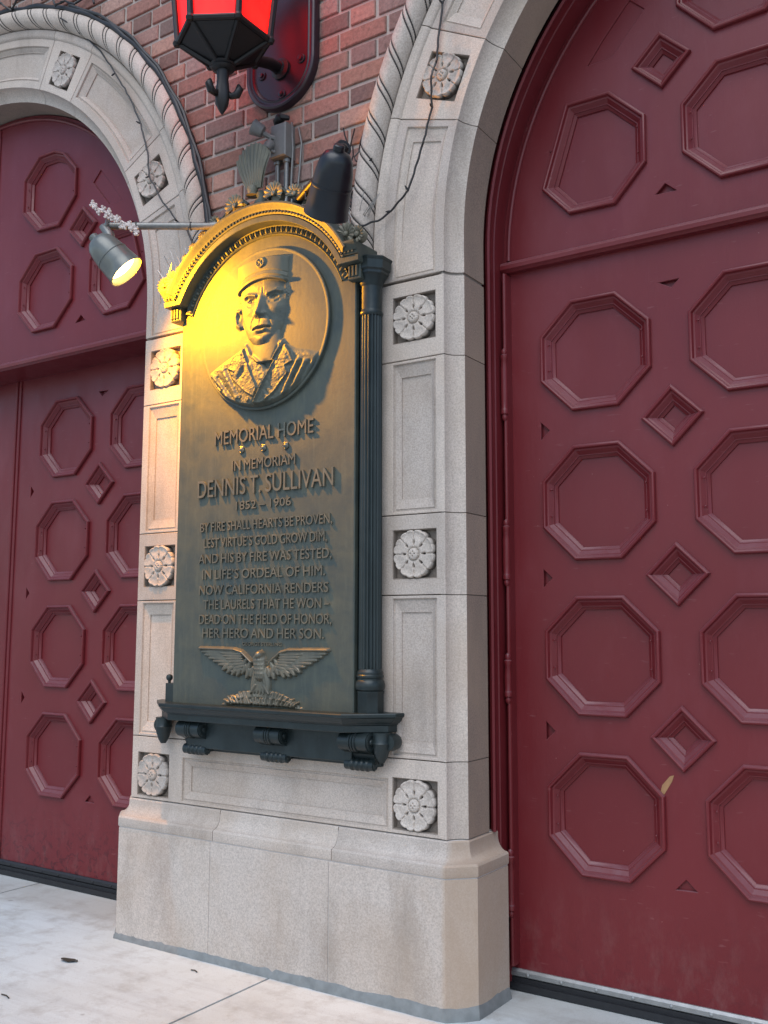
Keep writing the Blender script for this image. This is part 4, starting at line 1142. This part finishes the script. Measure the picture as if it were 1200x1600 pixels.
# ------------------------------------------------------------------ wall lantern
ln = empty('wall_lantern', (0, 0, 4.1), 'black iron wall lantern with glowing red glass above the plaque', 'lantern')
def capsule(r, z0, n=24): return arc(.01, z0, r, 180, 360, n)
outl = [(.01 - .205, 4.75)] + capsule(.205, 4.02) + [(.01+.205, 4.75)]
q = MB(); pl = ccw([(x, z) for x, z in arc(.01, 4.02, .205, 180, 360, 28)] + [(x, z) for x, z in arc(.01, 4.72, .205, 0, 180, 28)])
ring(q, pl, [(0, .0), (0, -.028), (-.004, -.036), (-.012, -.040), (-.020, -.038), (-.026, -.030), (-.034, -.030), (-.040, -.034), (-.046, -.030), (-.052, -.022)], True)
q.build('back_plate', PLATEP, ln, 30)
for (x, z) in ((.128, 4.025), (-.105, 4.015), (.016, 3.885)):
    q = MB(); q.lathe([(.021, 0), (.022, .006), (.020, .009), (.012, .009), (.012, .016), (.004, .018)], (x, -.021, z), (0,-1,0), 16); q.build('bolt', PLATEP, ln, 40)
q = MB(); q.tube([(.01, -.02, 4.01), (.01, -.10, 4.0), (.01, -.20, 3.965), (.005, -.30, 3.93), (0, -.38, 3.90)], .026, 14); q.lathe([(.05, 0), (.05, .012), (.034, .02), (.03, .03)], (.01, -.022, 4.01), (0,-1,0), 20)
q.build('bracket_arm', IRON, ln, 40)
LX, LY, LZ = 0, -.40, 3.95; HR = .200
hx = lambda r, z, k: Vector((LX + r*math.cos(R(30+60*k)), LY + r*math.sin(R(30+60*k)), z))
q = MB()
for k in range(6):   # frame bars
    a_, b_ = hx(HR, LZ, k), hx(HR, LZ, k+1); q.tube([a_, b_], .014, 8)
    q.tube([hx(HR, LZ, k), hx(.045, 3.845, k)], .011, 8); q.tube([hx(HR, LZ, k), hx(HR+.045, LZ+.46, k)], .015, 8)
    q.tube([hx(HR+.045, LZ+.46, k), hx(HR+.045, LZ+.46, k+1)], .018, 8)
    q.lathe([(.001, -.018), (.014, -.014), (.020, 0), (.014, .014), (.001, .018)], hx(HR+.004, LZ-.002, k), (0,0,1), 10)
q.build('frame', IRON, ln, 40)
q = MB(); q.loft([[hx(HR-.004, LZ-.004, k) for k in range(6)], [hx(.05, 3.855, k) for k in range(6)]], True, True); q.build('bottom_pan', IRON, ln, 30)
q = MB(); q.loft([[hx(HR+.09, LZ+.47, k) for k in range(6)], [hx(HR+.07, LZ+.50, k) for k in range(6)], [hx(.05, LZ+.68, k) for k in range(6)], [hx(.02, LZ+.74, k) for k in range(6)]], True, True); q.build('roof', IRON, ln, 30)
for k in range(6):
    q = MB(); i_ = .006
    q.add([hx(HR-i_, LZ+.012, k), hx(HR-i_, LZ+.012, k+1), hx(HR+.045-i_, LZ+.45, k+1), hx(HR+.045-i_, LZ+.45, k),
           hx(HR-i_-.006, LZ+.012, k), hx(HR-i_-.006, LZ+.012, k+1), hx(HR+.039-i_, LZ+.45, k+1), hx(HR+.039-i_, LZ+.45, k)],
          [(0,1,2,3), (7,6,5,4), (0,4,5,1), (1,5,6,2), (2,6,7,3), (3,7,4,0)]); q.build('pane', REDGLASS, ln, None)
q = MB(); q.lathe([(.050, 3.85), (.054, 3.842), (.046, 3.834), (.052, 3.826), (.046, 3.818), (.028, 3.812), (.026, 3.77), (.030, 3.735), (.034, 3.70), (.028, 3.66), (.012, 3.63), (.002, 3.615)], (LX, LY, 0), (0,0,1), 20, 0, lambda qa, i: 1 + (.10*math.cos(4*qa) if i > 5 else 0))
for a_ in (25, 145, 265):    # curled leaves of the drop finial
    dv = Vector((math.cos(R(a_)), math.sin(R(a_)), 0)); o_ = Vector((LX, LY, 0))
    q.tube([o_ + dv*.015 + Vector((0,0,3.72)), o_ + dv*.040 + Vector((0,0,3.695)), o_ + dv*.064 + Vector((0,0,3.70)), o_ + dv*.076 + Vector((0,0,3.725)), o_ + dv*.070 + Vector((0,0,3.745))], [.010, .014, .018, .017, .006], 9)
q.build('finial', IRON, ln, 50)

# ------------------------------------------------------------------ cables, wires, bird spikes
def polL(r, t, y): return (-CXA + r*math.cos(R(t)), y, ZS + r*math.sin(R(t)))
q = MB(); q.tube([polL(2.100 + .004*math.sin(t*.9), t, -.022 + .006*math.sin(t*.6)) for t in range(3, 100, 2)], .0165, 8); q.tube([polL(2.118 + .005*math.sin(t*.7+1), t, -.03) for t in range(3, 64, 2)], .009, 6)
tag(q.build('black_cable', CABLE, None, 50, loc=polL(2.1, 3, 0)), 'thick black cable following the outer edge of the left arch', 'cable')
def wire(name, pts, r, label, cat, tw=None, group=None):
    q = MB(); P_ = [Vector(p) for p in pts]; fine = []
    for i in range(len(P_)-1):
        for k in range(6):
            t = k/6; p = P_[i].lerp(P_[i+1], t); j = .006*mnoise.noise_vector(p*25); fine.append(p + Vector((j.x, j.y*.3, j.z)))
    fine.append(P_[-1]); q.tube(fine, r, 6)
    for i, p in enumerate(P_[1:-1]):      # bulb sockets
        if tw and i % tw == 0:
            dv = Vector((random.uniform(-1,1), -.5, random.uniform(-1,1))).normalized(); q.tube([p, p + dv*.014, p + dv*.026], [.003, .005, .002], 6)
    return tag(q.build(name, CABLE, None, 50, loc=tuple(P_[0])), label, cat, group)
def Yp(x, z): return (x, -.014, z)
wire('string_light', [polL(2.03, 62, -.075), polL(1.995, 57, -.02), polL(1.96, 51, -.02), polL(1.92, 45, -.02), polL(1.89, 39, -.012), polL(1.86, 33, -.012), polL(1.83, 27, -.02), polL(1.80, 22.5, -.035), polL(1.83, 17, -.02), polL(1.90, 12.5, -.02), polL(1.985, 9.5, -.05), polL(2.04, 6.5, -.075)], .0045, 'dark string of tiny lights dangling across the left arch', 'string lights', 2, 'string lights on the arches')
wire('string_light', [Yp(.905, 4.16), Yp(.872, 4.02), Yp(.852, 3.90), Yp(.838, 3.78), (.828, -.04, 3.70), Yp(.815, 3.58), Yp(.785, 3.47), Yp(.765, 3.42), Yp(.735, 3.33), Yp(.700, 3.245), (.665, -.016, 3.215), (.62, -.018, 3.175), (.565, -.04, 3.135), (.50, -.085, 3.11), (.455, -.085, 3.10)], .0045, 'dark string of tiny lights hanging over the right arch', 'string lights', 2, 'string lights on the arches')
r_ = np.random.default_rng(12)
pts = []
for t in range(96, 55, -2): pts.append((-CXA + (2.12 + r_.normal(.02, .03))*math.cos(R(t)), -.05 + r_.normal(0, .02), ZS + (2.12 + r_.normal(.03, .035))*math.sin(R(t))))
wire('tangled_wire', pts, .006, 'tangle of dark wire along the top of the left arch', 'wire', 1)
def spikes(label, pos, n, L, spread, seed):
    q = MB(); r_ = np.random.default_rng(seed)
    for k in range(n):
        t = k/(n-1) if n > 1 else 0; p = Vector(pos[0]).lerp(Vector(pos[1]), t)
        a_ = r_.uniform(-spread, spread); b_ = r_.uniform(-.7, .15); dv = Vector((math.sin(a_), b_*.6, math.cos(a_))).normalized()
        q.tube([p, p + dv*L*r_.uniform(.7, 1.1)], .0016, 4)
    q.tube([pos[0], pos[1]], .007, 6)
    return tag(q.build('bird_spikes', WIRE, None, 50, loc=pos[0]), label, 'bird spikes', 'bird spikes on the ledges')
spikes('thin wire bird spikes on the ledge at the left end of the crest', [(-.60, -.15, 3.01), (-.44, -.12, 3.10)], 12, .14, .7, 1)
spikes('thin wire bird spikes beside the lower end of the left rope moulding', [(-.50, -.06, 3.10), (-.33, -.04, 3.18)], 14, .15, .35, 2)
spikes('thin wire bird spikes between the unlit lamp and the right rope moulding', [(.40, -.03, 3.12), (.50, -.03, 3.14)], 22, .17, 1.1, 3)
q = MB(); r_ = np.random.default_rng(23)
P0 = Vector((.435, -.03, 3.16))
for k in range(16):
    a_ = P0 + Vector((r_.normal(0, .018), r_.normal(0, .012), r_.uniform(-.05, .36)))
    b_ = a_ + Vector((r_.normal(0, .03), r_.normal(0, .015), r_.uniform(.02, .12))); c_ = (a_+b_)/2 + Vector((r_.normal(0, .02), 0, 0))
    q.tube([a_, c_, b_], .0035, 5)
tag(q.build('wire_bundle', CABLE, None, 50, loc=tuple(P0)), 'bundle of dark wires beside the foot of the right rope moulding', 'wire')

# ------------------------------------------------------------------ litter
q = MB(); vs = []; n_ = 9
for i in range(n_):
    t = i/(n_-1); wd = .020*math.sin(math.pi*t)**.7; x = -.84 + .085*t
    vs.append([(x, -.388-wd+.02*t, .004+.006*abs(math.sin(5*t))), (x, -.388+.02*t, .010+.004*math.sin(7*t)), (x, -.388+wd+.02*t, .003+.008*t*(1-t)*2)])
q.loft(vs, False, False)
tag(q.build('dry_leaf', LEAFM, None, 60, loc=(-.80, -.388, 0)), 'small dry dark leaf lying on the pale sidewalk', 'leaf')
tw = [((-.98, -.82), (-.90, -.80)), ((-.70, -.78), (-.64, -.79)), ((-.28, -.17), (-.24, -.175))]
for i, (a_, b_) in enumerate(tw):
    q = MB(); q.tube([(a_[0], a_[1], .004), ((a_[0]+b_[0])/2, (a_[1]+b_[1])/2+.004, .006), (b_[0], b_[1], .004)], .0025, 5)
    tag(q.build('twig', LEAFM, None, 50, loc=(a_[0], a_[1], 0)), ['thin dry twig on the sidewalk near the photo\'s left edge', 'short dry twig on the sidewalk below the leaf', 'tiny dry twig on the sidewalk beside the plinth'][i], 'twig')
